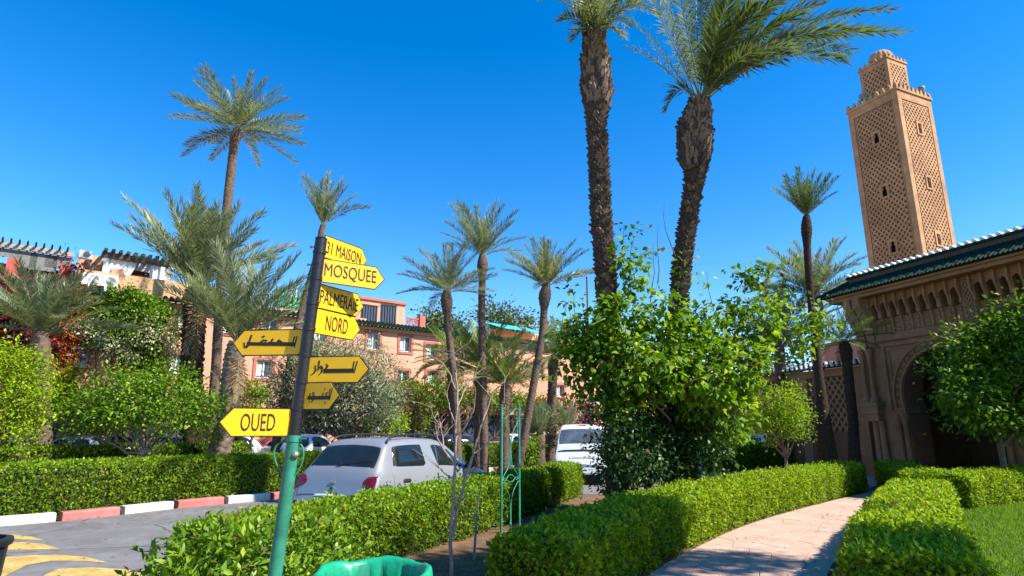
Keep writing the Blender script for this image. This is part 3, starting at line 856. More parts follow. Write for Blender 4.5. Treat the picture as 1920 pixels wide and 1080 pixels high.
# ------------------------------------------------------------------ signpost
def text_mesh(s, mt, depth=0.0012):
    cu = bpy.data.curves.new('lettering', 'FONT')
    cu.body = s; cu.size = 1.0; cu.extrude = depth; cu.align_x = 'CENTER'; cu.align_y = 'CENTER'; cu.resolution_u = 3; cu.offset = 0.0
    o = bpy.data.objects.new('lettering', cu); COL.objects.link(o)
    dg = bpy.context.evaluated_depsgraph_get()
    me = bpy.data.meshes.new_from_object(o.evaluated_get(dg))
    bpy.data.objects.remove(o)
    co = np.empty(len(me.vertices) * 3); me.vertices.foreach_get('co', co); co = co.reshape(-1, 3)
    lo, hi = co.min(0), co.max(0); c = (lo + hi) / 2
    co[:, 0] = (co[:, 0] - c[0]) / (hi[0] - lo[0]); co[:, 1] = (co[:, 1] - c[1]) / (hi[1] - lo[1])
    co = np.c_[co[:, 0], -co[:, 2], co[:, 1]]           # stand up, facing -Y
    me.materials.clear(); me.materials.append(mt)
    return me, co
def strokes_mesh(strokes, fx, fz, mt):
    m = MB(); k = 0
    for pts, w in strokes:
        for i in range(len(pts) - 1):
            (x0, y0), (x1, y1) = pts[i], pts[i + 1]
            ww = w if not hasattr(w, '__len__') else w[i]
            wA = ww; wB = ww
            dx, dy = x1 - x0, y1 - y0; d = math.hypot(dx, dy) + 1e-6
            nx, ny = -dy / d, dx / d; ex, ey = dx / d * ww * .25, dy / d * ww * .25
            q = [(x0 + nx * wA / 2 - ex, y0 + ny * wA / 2 - ey), (x1 + nx * wB / 2 + ex, y1 + ny * wB / 2 + ey), (x1 - nx * wB / 2 + ex, y1 - ny * wB / 2 + ey), (x0 - nx * wA / 2 - ex, y0 - ny * wA / 2 - ey)]
            m.prism([(fx(a), fz(b)) for a, b in q], .0012, y0=-.0012 - .00006 * k); k += 1
    return m
def signpost():
    Y = 4.0
    A, B = P(518, 1062, Y), P(602.5, 448, Y)
    ax = (B - A).normalized()
    foot = A - ax * (A.z / ax.z)
    t = thing('signpost', 'leaning black and green signpost carrying eight yellow arrow signs', 'signpost', foot)
    at_y = lambda py: A + ax * ((P(0, py, Y).z - A.z) / ax.z)
    mid = at_y(820)
    m = MB(); m.tube([foot, mid], .042, 20); m.build('lower_pole', GREENPAINT, t, smooth=40)
    m = MB(); m.tube([mid - ax * .05, B], .040, 20); m.tube([B, B + ax * .012], [.044, .03], 20)
    m.build('upper_pole', BLACKPAINT, t, smooth=40)
    for y in (473, 522, 569, 617, 666, 716, 766):
        c = at_y(y); m = MB(); m.tube([c - ax * .012, c + ax * .012], .0445, 20); m.build('band', BLACKPAINT, t, smooth=40)
    for y in (464, 497, 542, 591):
        c = at_y(y) + Vector((-.05, -.012, 0)); m = MB()
        m.tube([c + Vector((.012, 0, 0)), c - Vector((.008, 0, 0))], .006, 8); m.tube([c - Vector((.008, 0, 0)), c - Vector((.018, 0, 0))], [.011, .009], 6)
        m.build('bolt', STEEL, t)
    c = at_y(822); m = MB(); m.tube([c - ax * .02, c + ax * .02], .047, 20); m.bar(c - Vector((.07, .02, 0)), c + Vector((.09, -.02, 0)), .010); m.build('collar', GREENPAINT, t, smooth=40)
    c = at_y(852) + Vector((.035, -.03, 0)); m = MB(); m.lathe([(.0, -.02), (.018, -.016), (.024, 0), (.018, .016), (0, .02)], 10, Matrix.Translation(c)); m.build('knob', STEEL, t, smooth=True)
    for sgn, pl in ((-1, [(541, 830), (528, 829), (517, 838), (514, 853), (519, 872), (529, 890), (533, 902)]), (1, [(545, 830), (557, 828), (567, 838), (569, 855), (563, 876), (552, 893), (540, 908)])):
        pts = [P(x, y, Y - .01) for x, y in pl]; q = []
        for i in range(len(pts) - 1):
            for k in range(4):
                p0, p1, p2, p3 = pts[max(i - 1, 0)], pts[i], pts[i + 1], pts[min(i + 2, len(pts) - 1)]; s = k / 4
                q.append(0.5 * ((2 * p1) + (p2 - p0) * s + (2 * p0 - 5 * p1 + 4 * p2 - p3) * s * s + (3 * p1 - p0 - 3 * p2 + p3) * s ** 3))
        q.append(pts[-1])
        m = MB(); m.tube(q, .0055, 6); m.build('scroll', GREENPAINT, t, smooth=True)
    def sign(label, yc, d, L, h, kind, content, s0=.035, tipw=None, tw=None, toff=0.0, th=.095):
        d = Vector((d[0], d[1], 0)).normalized()
        right = d.x > 0
        ex = d if right else -d
        up = (ax - ex * ax.dot(ex)).normalized()
        n = ex.cross(up)
        c = at_y(yc)
        mx = Matrix((ex, -n, up)).transposed().to_4x4(); mx.translation = c + n * .0 + d * s0
        sg = 1 if right else -1
        tp = h * .42
        def outline(e):
            return [(sg * (0 - e), -h / 2 - e), (sg * (L - s0 - tp + e * .4), -h / 2 - e), (sg * (L - s0 + e * 1.2), 0), (sg * (L - s0 - tp + e * .4), h / 2 + e), (sg * (0 - e), h / 2 + e)]
        pl = outline(.004)
        if not right: pl = pl[::-1]
        m = MB(); m.prism(pl, .004, y0=0)
        plate = m.build('arrow_sign', SIGNBLK, t, mx=mx); plate['label'] = label
        pl = outline(-.0035)
        if not right: pl = pl[::-1]
        m = MB(); m.prism(pl, .0015, y0=-.0015)
        link('face', m.mesh('face', SIGNYEL), plate, False)
        if kind == 'text':
            me, co = text_mesh(content, SIGNBLK)
            cx = sg * (L - s0 - tp * .35) / 2 + toff
            co = co * [tw, 1, th] + [cx, -.0030, 0]
            me.vertices.foreach_set('co', co.ravel()); me.update()
            link('lettering', me, plate, False)
        else:
            xa, xb, ya, yb, st = content          # sign extent in the drawing; xa is the pole end
            fx = lambda x: sg * (x - xa) / (xb - xa) * (L - s0) if True else 0
            fz = lambda y: ((ya + yb) / 2 - y) / (yb - ya) * h
            m = strokes_mesh(st, fx, fz, SIGNBLK)
            m.v = [(x, y - .0016, z) for x, y, z in m.v]
            link('lettering', m.mesh('lettering', SIGNBLK), plate, False)
        m = MB()
        for z in (-h * .3, h * .3): m.box((sg * .0, .012, z), (.05, .016, .016))
        link('bracket', m.mesh('bracket', BLACKPAINT), plate, False)
    sign('yellow arrow sign reading 31 MAISON', 459, (.47, .88), .475, .158, 'text', '31 MAISON', tw=.35, th=.088, toff=-.01)
    sign('yellow arrow sign reading MOSQUEE', 505, (.81, .59), .50, .166, 'text', 'MOSQUEE', tw=.385, th=.108, toff=-.012)
    sign('yellow arrow sign reading PALMERAIE', 552, (.47, .88), .495, .168, 'text', 'PALMERAIE', tw=.38, th=.095, toff=-.005)
    sign('yellow arrow sign reading NORD', 599, (.46, .89), .495, .172, 'text', 'NORD', tw=.22, th=.108)
    ent = [([(379, 514), (371, 566)], 6), ([(368, 514), (360, 562)], 6), ([(366, 552), (252, 547)], 20), ([(309, 540), (296, 530), (289, 545)], 9), ([(268, 524), (256, 546)], 9), ([(252, 549), (152, 545)], 17),
           ([(240, 532), (225, 529), (212, 537)], 8), ([(226, 509), (219, 512)], 9), ([(166, 503), (155, 548)], 8), ([(157, 548), (148, 562), (138, 560), (134, 540)], [11, 9, 6])]
    sign('dull yellow arrow sign with the long Arabic word, pointing left', 641, (-.99, .12), .53, .172, 'draw', (405, 82, 478, 604, ent))
    dou = [([(1386, 115), (1360, 240)], 13), ([(1352, 118), (1340, 236)], 13), ([(1342, 216), (1032, 214)], 46), ([(1048, 142), (1066, 160), (1040, 200)], [15, 20]), ([(1006, 172), (990, 158), (980, 178), (1000, 190), (1010, 172)], [13, 13, 14, 14]),
           ([(1009, 176), (1004, 225), (976, 258)], [15, 11]), ([(970, 102), (962, 205)], 15), ([(928, 152), (934, 205), (925, 232), (895, 250)], [13, 15, 12])]
    sign('dull yellow arrow sign with the Arabic word on a thick bar, pointing right', 694, (.985, -.17), .462, .172, 'draw', (850, 1515, 58, 345, dou))
    gan = [([(1118, 404), (1100, 530)], 10), ([(1096, 410), (1086, 520)], 10), ([(1090, 506), (852, 504)], 42), ([(1066, 448), (1050, 462), (1062, 486)], [13, 13]), ([(1050, 560), (1050, 572)], 12), ([(1022, 452), (1014, 490)], 11), ([(1036, 405), (1034, 417)], 11),
           ([(916, 452), (902, 442), (896, 462), (910, 478)], 11), ([(914, 470), (908, 530), (890, 552)], [14, 10]), ([(868, 455), (858, 500)], 13), ([(866, 540), (864, 552)], 11)]
    sign('short dull yellow arrow sign with the small Arabic word, pointing right', 743, (.94, -.34), .31, .172, 'draw', (795, 1205, 335, 632, gan))
    sign('bright yellow arrow sign reading OUED, pointing left', 792, (-.85, -.53), .455, .172, 'text', 'OUED', tw=.205, th=.108, toff=.0)
signpost()
# ------------------------------------------------------------------ green trellis
def trellis():
    a, b = G(940, 998), G(974, 989)
    d = (b - a); W = d.length; d.normalize()
    t = thing('trellis', 'tall narrow green metal trellis standing in front of the clipped hedge', 'trellis', (a + b) / 2)
    H_ = 2.1
    pt = lambda u, z: a + d * (W * u) + Vector((0, 0, z))
    for u in (0, 1):
        m = MB(); m.tube([pt(u, 0), pt(u, H_ + (.03 if u else 0))], .021, 10); m.lathe([(.026, 0), (.026, .01), (0, .03)], 10, Matrix.Translation(pt(u, H_ + (.03 if u else 0)))); m.build('post', GREENPAINT, t, smooth=40)
    m = MB(); m.tube([pt(.5, .02), pt(.5, .42)], .014, 8); m.build('rod', GREENPAINT, t, smooth=40)
    m = MB(); m.tube([pt(.5, 1.02), pt(.5, 1.5)], .014, 8); m.build('rod', GREENPAINT, t, smooth=40)
    def cur(name, pl, r=.0075):
        q = []
        for i in range(len(pl) - 1):
            for k in range(6):
                p0, p1, p2, p3 = [Vector(p) for p in (pl[max(i - 1, 0)], pl[i], pl[i + 1], pl[min(i + 2, len(pl) - 1)])]; s = k / 6
                v = 0.5 * ((2 * p1) + (p2 - p0) * s + (2 * p0 - 5 * p1 + 4 * p2 - p3) * s * s + (3 * p1 - p0 - 3 * p2 + p3) * s ** 3)
                q.append(pt(v.x, v.y))
        q.append(pt(*pl[-1]))
        m = MB(); m.tube(q, r, 6); m.build(name, GREENPAINT, t, smooth=True)
    for s in (-1, 1):
        f = lambda u: .5 + s * u
        cur('scroll', [(f(.03), .10), (f(.03), .42), (f(.14), .62), (f(.36), .75), (f(.46), .80)])
        cur('scroll', [(f(.46), .84), (f(.36), .92), (f(.12), 1.06), (f(.03), 1.25), (f(.03), 1.46)])
        cur('scroll', [(f(.03), 1.22), (f(.04), 1.5), (f(.16), 1.66), (f(.40), 1.82), (f(.46), 1.86)])
        cur('scroll', [(f(.46), .84), (f(.3), .82), (f(.12), .90), (f(0), .91)])
        cur('scroll', [(f(.46), .84), (f(.3), .86), (f(.12), .80), (f(0), .79)])
        cur('scroll', [(f(.46), 1.90), (f(.28), 1.88), (f(.14), 1.95), (f(0), 1.96)])
        cur('scroll', [(f(.46), 2.04), (f(.3), 2.06), (f(.12), 2.0), (f(0), 1.99)])
trellis()
# ------------------------------------------------------------------ bin with a green bag, dark bin, bench
def bag_bin():
    c = Vector((-.80, 3.72, 0)); r = .30; zt = .915
    t = thing('litter_bin', 'round litter bin lined with a green plastic bag folded over its rim', 'litter bin', c)
    mx = Matrix.Translation(c)
    m = MB(); m.lathe([(0, .02), (r * .8, .02), (r * .84, .1), (r * .97, zt - .02)], 32, mx); m.build('bin_body', GREENPAINT, t, smooth=40)
    g = np.random.default_rng(2)
    n = 120; prof = [(-.05, -.5), (-.03, -.25), (-.018, -.08), (-.012, -.02), (0, .006), (.018, .014), (.030, .004), (.036, -.025), (.040, -.09), (.046, -.16), (.060, -.235)]
    rows = []
    for i, (dr, dz) in enumerate(prof):
        row = []
        for k in range(n + 1):
            a = 2 * PI * k / n
            w = math.sin(a * 7 + 1) * .35 + math.sin(a * 13 + i * .25) * .4 + math.sin(a * 23 + 2 + i * .3) * .25 + math.sin(a * 41) * .12
            k1 = (.003 if i in (3, 4, 5) else .010) + max(0, i - 6) * .0035 + (0.014 if i < 3 else 0)
            rr = r + dr + w * k1
            zz = zt + dz + (math.sin(a * 5 + .6) * .010 + w * .004) * (1 if 2 < i else .3) + (math.sin(a * 9) * .03 + w * .02 if i == len(prof) - 1 else 0)
            row.append((rr * math.cos(a), rr * math.sin(a), zz))
        rows.append(row)
    m = MB(); m.grid(rows, mx); m.add([(r * .85 * math.cos(2 * PI * k / 40), r * .85 * math.sin(2 * PI * k / 40), zt - .5) for k in range(40)], [tuple(range(40))], mx)
    m.build('plastic_bag', BAG, t, smooth=True)
bag_bin()
def dark_bin():
    c = Vector((-4.30, 5.05, 0)); t = thing('street_bin', 'dark round street bin cut off by the left edge of the photo', 'street bin', c)
    mx = Matrix.Translation(c)
    m = MB(); m.lathe([(0, .0), (.2, 0), (.22, .05), (.26, .78), (.265, .80)], 24, mx); m.build('bin_body', BLACKTRIM, t, smooth=40)
    m = MB(); m.lathe([(.262, .80), (.285, .805), (.292, .83), (.285, .855), (.24, .86), (.24, .70)], 24, mx); m.build('rim', BLACKPAINT, t, smooth=40)
dark_bin()
def small_bin():
    c = G(1317, 884); c.y -= 0
    t = thing('park_bin', 'small turquoise green park bin on a post, right of the tall palms', 'litter bin', c)
    mx = Matrix.Translation(c)
    m = MB(); m.lathe([(0, .25), (.13, .25), (.17, .72), (.15, .72), (.12, .3)], 16, mx); m.build('basket', GREENPAINT, t, smooth=40)
    m = MB(); m.tube([c, c + Vector((0, 0, .3))], .04, 10); m.lathe([(.0, .0), (.11, .0), (.11, .02), (0, .03)], 14, mx); m.build('stand', GREENPAINT, t, smooth=40)
    m = MB(); m.lathe([(.165, .715), (.185, .72), (.185, .76), (.165, .765), (.16, .74)], 16, mx); m.build('rim', GREENPAINT, t, smooth=40)
small_bin()
def bench(label, px, py, rz, Y):
    c = P(px, py, Y); c.z = 0
    t = thing('park_bench', label, 'bench', c, rz)
    for k in range(4):
        m = MB(); m.box((0, -.18 + k * .13, .45), (1.7, .10, .03)); m.build('seat_slat', GREENPAINT, t, world=False)
    for k in range(3):
        m = MB(); m.box((0, .27 + k * .03, .58 + k * .15), (1.7, .03, .11)); m.build('back_slat', GREENPAINT, t, world=False)
    for x in (-.7, .7):
        m = MB(); m.box((x, 0, .215), (.06, .45, .43)); m.bar((x, .22, .1), (x, .36, .98), .05, .05, up=(1, 0, 0)); m.build('leg', GREENPAINT, t, world=False)
bench('turquoise green slatted bench in the shade behind the low hedge', 1410, 850, .25, 28.0)
bench('turquoise green slatted bench right of the other bench, below the lime shrub', 1492, 850, .1, 28.6)
# ------------------------------------------------------------------ cars
def loft_car(name, label, st, paint, loc, rz, group=None, kind='hatch', detail=True, text=None):
    t = thing(name, label, 'van' if kind == 'van' else 'car', loc, rz, group)
    rows = []
    for (y, zs, w, zb, wb, zt, wt) in st:
        h = [(w * .93, zs), (w * .99, zs + (zb - zs) * .16), (w + .006, zs + (zb - zs) * .58), (wb, zb), (wb + (wt - wb) * .52, zb + (zt - .055 - zb) * .55), (wt, zt - .055 if zt - zb > .12 else zb + (zt - zb) * .55), (wt * .82, zt - .008), (0, zt + .012)]
        rows.append([(x, y, z) for x, z in h] + [(-x, y, z) for x, z in reversed(h[:-1])])
    A = np.array(rows)                       # S x 15 x 3
    def cr(p0, p1, p2, p3, t_):
        return 0.5 * ((2 * p1) + (p2 - p0) * t_ + (2 * p0 - 5 * p1 + 4 * p2 - p3) * t_ ** 2 + (3 * p1 - p0 - 3 * p2 + p3) * t_ ** 3)
    def S(s, k):
        def line(i):
            i = min(max(i, 0), len(A) - 1); j = int(min(max(math.floor(k), 0), 13)); f = k - j
            g_ = lambda q: A[i, min(max(q, 0), 14)]
            c_ = cr(g_(j - 1), g_(j), g_(j + 1), g_(j + 2), f); l_ = g_(j) * (1 - f) + g_(j + 1) * f
            return 0.55 * c_ + 0.45 * l_
        i = int(min(max(math.floor(s), 0), len(A) - 2)); f = s - i
        c_ = cr(line(i - 1), line(i), line(i + 1), line(i + 2), f); l_ = line(i) * (1 - f) + line(i + 1) * f
        return 0.5 * c_ + 0.5 * l_
    def N(s, k):
        e = .04
        du = S(min(s + e, len(A) - 1), k) - S(max(s - e, 0), k); dv = S(s, min(k + e, 14)) - S(s, max(k - e, 0))
        n = np.cross(du, dv); return n / (np.linalg.norm(n) + 1e-9)
    q = 4 if detail else 2
    ss = np.linspace(0, len(A) - 1, (len(A) - 1) * q + 1); kk = np.linspace(0, 14, 14 * (3 if detail else 1) + 1)
    m = MB(); m.grid([[S(s, k) for k in kk] for s in ss])
    nk = len(kk); m.f += [tuple(range(nk)), tuple((len(ss) - 1) * nk + j for j in reversed(range(nk)))]
    m.build('body', paint, t, smooth=50, world=False)
    sgn = 1 if np.dot(N(len(A) * .5, 7), [0, 0, 1]) > 0 else -1
    def patch(nm, mt, cor, off, nu=8, nv=6, rnd=.18, thick=.012, mirror=True, sides=(1, -1), par=None, lab=None):
        """cor: four (s, k) corners bl, br, tr, tl; rounded outline"""
        for sd in sides:
            rows = []
            for i in range(nu + 1):
                row = []
                for j in range(nv + 1):
                    u, v = i / nu * 2 - 1, j / nv * 2 - 1
                    if rnd:
                        u2 = u * math.sqrt(max(0, 1 - rnd * v * v * .5)) ; v2 = v * math.sqrt(max(0, 1 - rnd * u * u * .5))
                    else: u2, v2 = u, v
                    u2, v2 = (u2 + 1) / 2, (v2 + 1) / 2
                    c_ = [np.array(x, float) for x in cor]
                    p_ = (c_[0] * (1 - u2) + c_[1] * u2) * (1 - v2) + (c_[3] * (1 - u2) + c_[2] * u2) * v2
                    s_, k_ = p_
                    if sd < 0: k_ = 14 - k_
                    edge = (i in (0, nu) or j in (0, nv))
                    row.append(S(s_, k_) + N(s_, k_) * sgn * (off if not edge else off - thick))
                rows.append(row)
            mm = MB(); mm.grid(rows); o = mm.build(nm, mt, par or t, smooth=True, world=False)
            if lab: o['label'] = lab
        return o
    W_ = A[:, :, 0].max()
    return t, S, N, patch, sgn, A
def wheel(t, x, y, r=.33, w=.2, paint=None):
    mx = Matrix.Translation((x, y, r)) @ Matrix.Rotation(PI / 2, 4, 'Y')
    e = empty('wheel', (0, 0, 0), 0, t)
    m = MB(); m.lathe([(r * .62, -w / 2), (r * .9, -w / 2), (r, -w * .3), (r, w * .3), (r * .9, w / 2), (r * .62, w / 2)], 24, mx); m.build('tyre', RUBBER, e, smooth=50, world=False)
    m = MB(); m.lathe([(0, .02), (r * .2, .03), (r * .55, .0), (r * .63, .04), (r * .63, -.04)], 24, mx)
    m.lathe([(0, -.02), (r * .2, -.03), (r * .55, .0)], 24, mx); m.build('rim', STEEL, e, smooth=50, world=False)
STEP = [(0.00, .44, .66, .50, .70, .58, .62), (0.035, .32, .78, .56, .80, .65, .72), (0.09, .27, .84, .70, .825, .78, .745), (0.14, .26, .855, .84, .835, .92, .745), (0.21, .25, .862, .945, .835, 1.05, .735), (0.40, .25, .866, .97, .828, 1.27, .685),
        (0.585, .25, .868, .975, .825, 1.465, .635), (0.78, .25, .868, .975, .825, 1.53, .62), (1.4, .25, .868, .965, .825, 1.55, .61), (2.05, .25, .868, .95, .825, 1.53, .605), (2.42, .25, .868, .94, .825, 1.44, .60), (2.9, .25, .868, .935, .82, 1.18, .66), (3.2, .25, .868, .925, .81, 1.01, .70),
        (3.55, .25, .865, .87, .80, .94, .68), (3.86, .26, .84, .76, .77, .83, .63), (4.02, .30, .76, .60, .70, .66, .56), (4.07, .40, .62, .48, .58, .52, .46)]
SILVER = carpaint('silver_car_paint', (0.27, 0.275, 0.29), .3, .3)
def hero_car():
    a = G(572, 938); hd = math.atan2(1.23, .655)
    rz = hd - PI / 2 + R(1)
    loc = Vector((-2.92, 9.95, 0)); 
    t, S, N, patch, sgn, A = loft_car('hatchback', 'silver hatchback with roof rails parked beyond the clipped hedge', STEP, SILVER, loc, rz)
    # rear window, side glass
    patch('window_seal', BLACKTRIM, [(4.12, 5.0), (4.12, 9.0), (5.92, 8.75), (5.92, 5.25)], .004, 12, 10, rnd=.55, sides=(1,))
    rw = patch('rear_window', CARGLASS, [(4.22, 5.14), (4.22, 8.86), (5.84, 8.6), (5.84, 5.4)], .008, 12, 10, rnd=.55, sides=(1,))
    patch('window_seal', BLACKTRIM, [(6.15, 3.32), (8.42, 3.12), (8.35, 4.92), (6.75, 4.92)], .003, 8, 6, rnd=.12)
    patch('side_window', CARGLASS, [(6.62, 3.34), (8.34, 3.22), (8.28, 4.82), (6.98, 4.82)], .007, 8, 6, rnd=.1)
    patch('quarter_window', CARGLASS, [(6.25, 3.42), (6.56, 3.38), (6.92, 4.78), (6.78, 4.78)], .007, 3, 6, rnd=.1)
    patch('window_seal', BLACKTRIM, [(8.58, 3.12), (11.6, 3.1), (10.0, 4.9), (8.5, 4.92)], .003, 8, 6, rnd=.12)
    patch('side_window', CARGLASS, [(8.66, 3.22), (11.35, 3.2), (9.9, 4.8), (8.6, 4.82)], .007, 8, 6, rnd=.1)
    patch('windscreen', CARGLASS, [(10.05, 5.1), (10.05, 8.9), (11.9, 8.95), (11.9, 5.05)], .006, 6, 10, rnd=.2, sides=(1,))
    tl = patch('tail_light', REDLAMP, [(2.15, 6.25), (2.1, 2.75), (4.4, 3.0), (3.6, 5.95)], .014, 12, 8, rnd=.5, thick=.022)
    patch('head_light', CLEARLAMP, [(13.3, 2.5), (14.9, 2.6), (14.6, 3.6), (13.4, 3.3)], .012, 6, 6, rnd=.4)
    # hatch shut line, bumper plastic, handle hollow, fuel flap, plate, emblem, wiper
    def seam(nm, pl, w=.008, off=.0025, mt=BLACKTRIM, sides=(1, -1)):
        for sd in sides:
            pts = []
            for i in range(len(pl) - 1):
                for k in range(8):
                    s_ = pl[i][0] + (pl[i + 1][0] - pl[i][0]) * k / 8; k_ = pl[i][1] + (pl[i + 1][1] - pl[i][1]) * k / 8
                    if sd < 0: k_ = 14 - k_
                    pts.append(Vector(S(s_, k_) + N(s_, k_) * sgn * off))
            m = MB(); m.tube(pts, w / 2, 4); m.build(nm, mt, t, world=False)
    seam('hatch_seam', [(1.2, 7), (1.2, 5.4), (1.45, 5.05), (2.4, 5.05), (3.4, 4.98), (4.0, 5.0)], .012, 0)
    seam('door_seam', [(6.1, .4), (6.2, 1.2), (6.05, 2.2), (6.05, 3.1)], .007, 0)
    seam('door_seam', [(8.5, .3), (8.5, 3.1)], .007, 0)
    seam('door_seam', [(11.2, .3), (11.25, 3.1)], .007, 0)
    for s0, s1 in ((7.05, 7.5), (9.25, 9.55)):
        patch('door_handle', BLACKTRIM, [(s0, 2.48), (s1, 2.48), (s1, 2.78), (s0, 2.78)], .006, 6, 4, rnd=.8)
    patch('fuel_flap', SILVER, [(5.25, 2.35), (6.05, 2.35), (6.05, 2.8), (5.25, 2.8)], .005, 4, 4, rnd=.2, thick=.006, sides=(1,))
    patch('bumper_trim', BLACKTRIM, [(0.0, .3), (0.0, 13.7), (.85, 13.6), (.85, .4)], .012, 4, 30, rnd=0, sides=(1,), thick=.01)
    patch('number_plate', mat('number_plate_white', (.7, .7, .68), .4, var=.05), [(.95, 6.45), (.95, 7.55), (1.25, 7.5), (1.25, 6.5)], .015, 4, 6, rnd=0, sides=(1,))
    p = Vector(S(2.6, 7)) + Vector((0, -.012, 0)); m = MB(); m.box(p, (.10, .012, .035)); m.box(p + Vector((0, -.006, .004)), (.06, .006, .014)); m.build('emblem', STEEL, t, world=False)
    p = Vector(S(1.9, 7)) + Vector((0, -.008, 0)); m = MB(); m.box(p, (.035, .014, .035)); m.build('hatch_lock', BLACKTRIM, t, world=False)
    me, co = text_mesh('SANDERO', BLACKTRIM); co = co * [.20, 1, .024]; me.vertices.foreach_set('co', co.ravel()); me.update()
    p = Vector(S(2.75, 9.0)); link('badge_lettering', me, t, False, Matrix.Translation(p + Vector((.06, -.014, -.0))) @ Matrix.Rotation(-.12, 4, 'Z') @ Matrix.Rotation(-.25, 4, 'X'))
    m = MB(); a_ = Vector(S(4.35, 7)) + Vector((0, -.02, .0)); m.bar(a_, Vector(S(4.75, 5.9)) + Vector((0, -.025, 0)), .014, .02); m.box(a_, (.06, .03, .05)); m.build('rear_wiper', BLACKTRIM, t, world=False)
    for sd in (1, -1):
        k_ = 5.35 if sd > 0 else 14 - 5.35
        base = [Vector(S(s_, k_)) for s_ in np.linspace(6.35, 9.75, 14)]
        lift = [0.0, .035, .062, .075, .08, .082, .082, .082, .082, .08, .075, .06, .032, 0]
        m = MB(); m.tube([b + Vector((0, 0, l)) for b, l in zip(base, lift)], .019, 8); m.build('roof_rail', BLACKTRIM, t, smooth=True, world=False)
        m = MB(); p = Vector(S(10.9, 3.4 if sd > 0 else 10.6)); m.lathe([(0, -.07), (.07, -.05), (.10, 0), (.07, .06), (0, .08)], 12, Matrix.Translation(p + Vector((sd * .12, -.02, .03))) @ Matrix.Diagonal((1, .55, 1, 1))); m.bar(p, p + Vector((sd * .1, 0, .0)), .05, .04); m.build('wing_mirror', BLACKTRIM, t, smooth=True, world=False)
    for x, y in ((.77, .72), (-.77, .72), (.77, 3.30), (-.77, 3.30)): wheel(t, x, y, .335)
    for x, y in ((.87, .72), (.87, 3.3), (-.87, .72), (-.87, 3.3)):
        m = MB(); n_ = 20
        inner = [(.37 * math.cos(PI * k / n_), .335 + .37 * math.sin(PI * k / n_)) for k in range(n_ + 1)]; outer = [(.43 * math.cos(PI * k / n_), .335 + .43 * math.sin(PI * k / n_)) for k in range(n_ + 1)]
        m.strip(inner, outer, .03, Matrix.Translation((x, y, 0)) @ Matrix.Rotation(PI / 2, 4, 'Z'), y0=-.015); m.build('arch_trim', BLACKTRIM, t, world=False)
hero_car()
VAN = [(0.00, .36, .72, .50, .76, .58, .70), (0.03, .30, .84, .62, .84, .72, .78), (0.07, .28, .875, .85, .87, .95, .82), (0.10, .26, .885, 1.0, .875, 1.16, .80), (0.16, .25, .89, 1.05, .88, 1.5, .76), (0.26, .25, .89, 1.06, .88, 1.74, .70), (.6, .25, .89, 1.06, .88, 1.815, .68), (1.5, .25, .89, 1.06, .88, 1.83, .67), (2.3, .25, .89, 1.04, .88, 1.78, .66), (2.7, .25, .89, 1.03, .87, 1.58, .66),
       (3.2, .25, .89, 1.02, .86, 1.22, .70), (3.5, .25, .89, .98, .85, 1.08, .70), (3.9, .26, .87, .85, .82, .95, .66), (4.2, .28, .80, .66, .74, .74, .6), (4.3, .38, .66, .5, .62, .56, .5)]
WHITEP = carpaint('white_car_paint', (0.76, 0.77, 0.78), 0.0, .28)
def hero_van():
    Y = 19.2
    loc = Vector((P(1094, 850, Y).x + .0, Y, 0))
    t, S, N, patch, sgn, A = loft_car('van', 'white van seen from behind on the road left of the tall palms', VAN, WHITEP, loc, -.10, kind='van')
    patch('window_seal', BLACKTRIM, [(3.1, 5.0), (3.1, 9.0), (4.85, 8.9), (4.85, 5.1)], .004, 10, 10, rnd=.3, sides=(1,))
    patch('rear_window', mat('sunlit_van_glass', (0.10, 0.12, 0.15), .06, var=.5, scale=3, spec=.8), [(3.18, 5.1), (3.18, 8.9), (4.78, 8.8), (4.78, 5.2)], .008, 10, 10, rnd=.3, sides=(1,))
    patch('tail_light', REDLAMP, [(2.0, 3.3), (2.2, 3.0), (4.3, 3.6), (3.6, 4.6)], .014, 6, 8, rnd=.4)
    patch('side_window', CARGLASS, [(5.4, 3.3), (7.9, 3.2), (7.9, 4.8), (5.8, 4.8)], .006, 8, 6, rnd=.12)
    patch('side_window', CARGLASS, [(8.1, 3.2), (9.9, 3.2), (9.2, 4.8), (8.1, 4.8)], .006, 8, 6, rnd=.12)
    patch('windscreen', CARGLASS, [(8.9, 5.1), (8.9, 8.9), (10.6, 8.9), (10.6, 5.1)], .006, 6, 10, rnd=.2, sides=(1,))
    patch('handle_strip', BLACKTRIM, [(2.25, 5.2), (2.25, 8.8), (2.5, 8.8), (2.5, 5.2)], .012, 4, 10, rnd=.1, sides=(1,))
    patch('bumper', WHITEP, [(.2, .6), (.2, 13.4), (1.1, 13.2), (1.1, .8)], .03, 6, 30, rnd=.1, sides=(1,), thick=.03)
    patch('number_plate', mat('number_plate_white', (.7, .7, .68), .4, var=.05), [(1.3, 6.3), (1.3, 7.7), (1.75, 7.65), (1.75, 6.35)], .015, 4, 6, rnd=0, sides=(1,))
    p = Vector(S(5.35, 7)) + Vector((0, -.01, .01)); m = MB(); m.box(p, (.22, .05, .03)); m.build('brake_light', REDLAMP, t, world=False)
    p = Vector(S(2.72, 7)) + Vector((0, -.014, 0)); m = MB(); m.add([(0, -.012, .055), (.04, -.012, 0), (0, -.012, -.055), (-.04, -.012, 0), (0, 0, .06), (.045, 0, 0), (0, 0, -.06), (-.045, 0, 0)], [(0, 1, 2, 3), (0, 4, 5, 1), (1, 5, 6, 2), (2, 6, 7, 3), (3, 7, 4, 0)], Matrix.Translation(p)); m.build('emblem', STEEL, t, world=False)
    for x, y in ((.78, .8), (-.78, .8), (.78, 3.5), (-.78, 3.5)): wheel(t, x, y, .33)
hero_van()
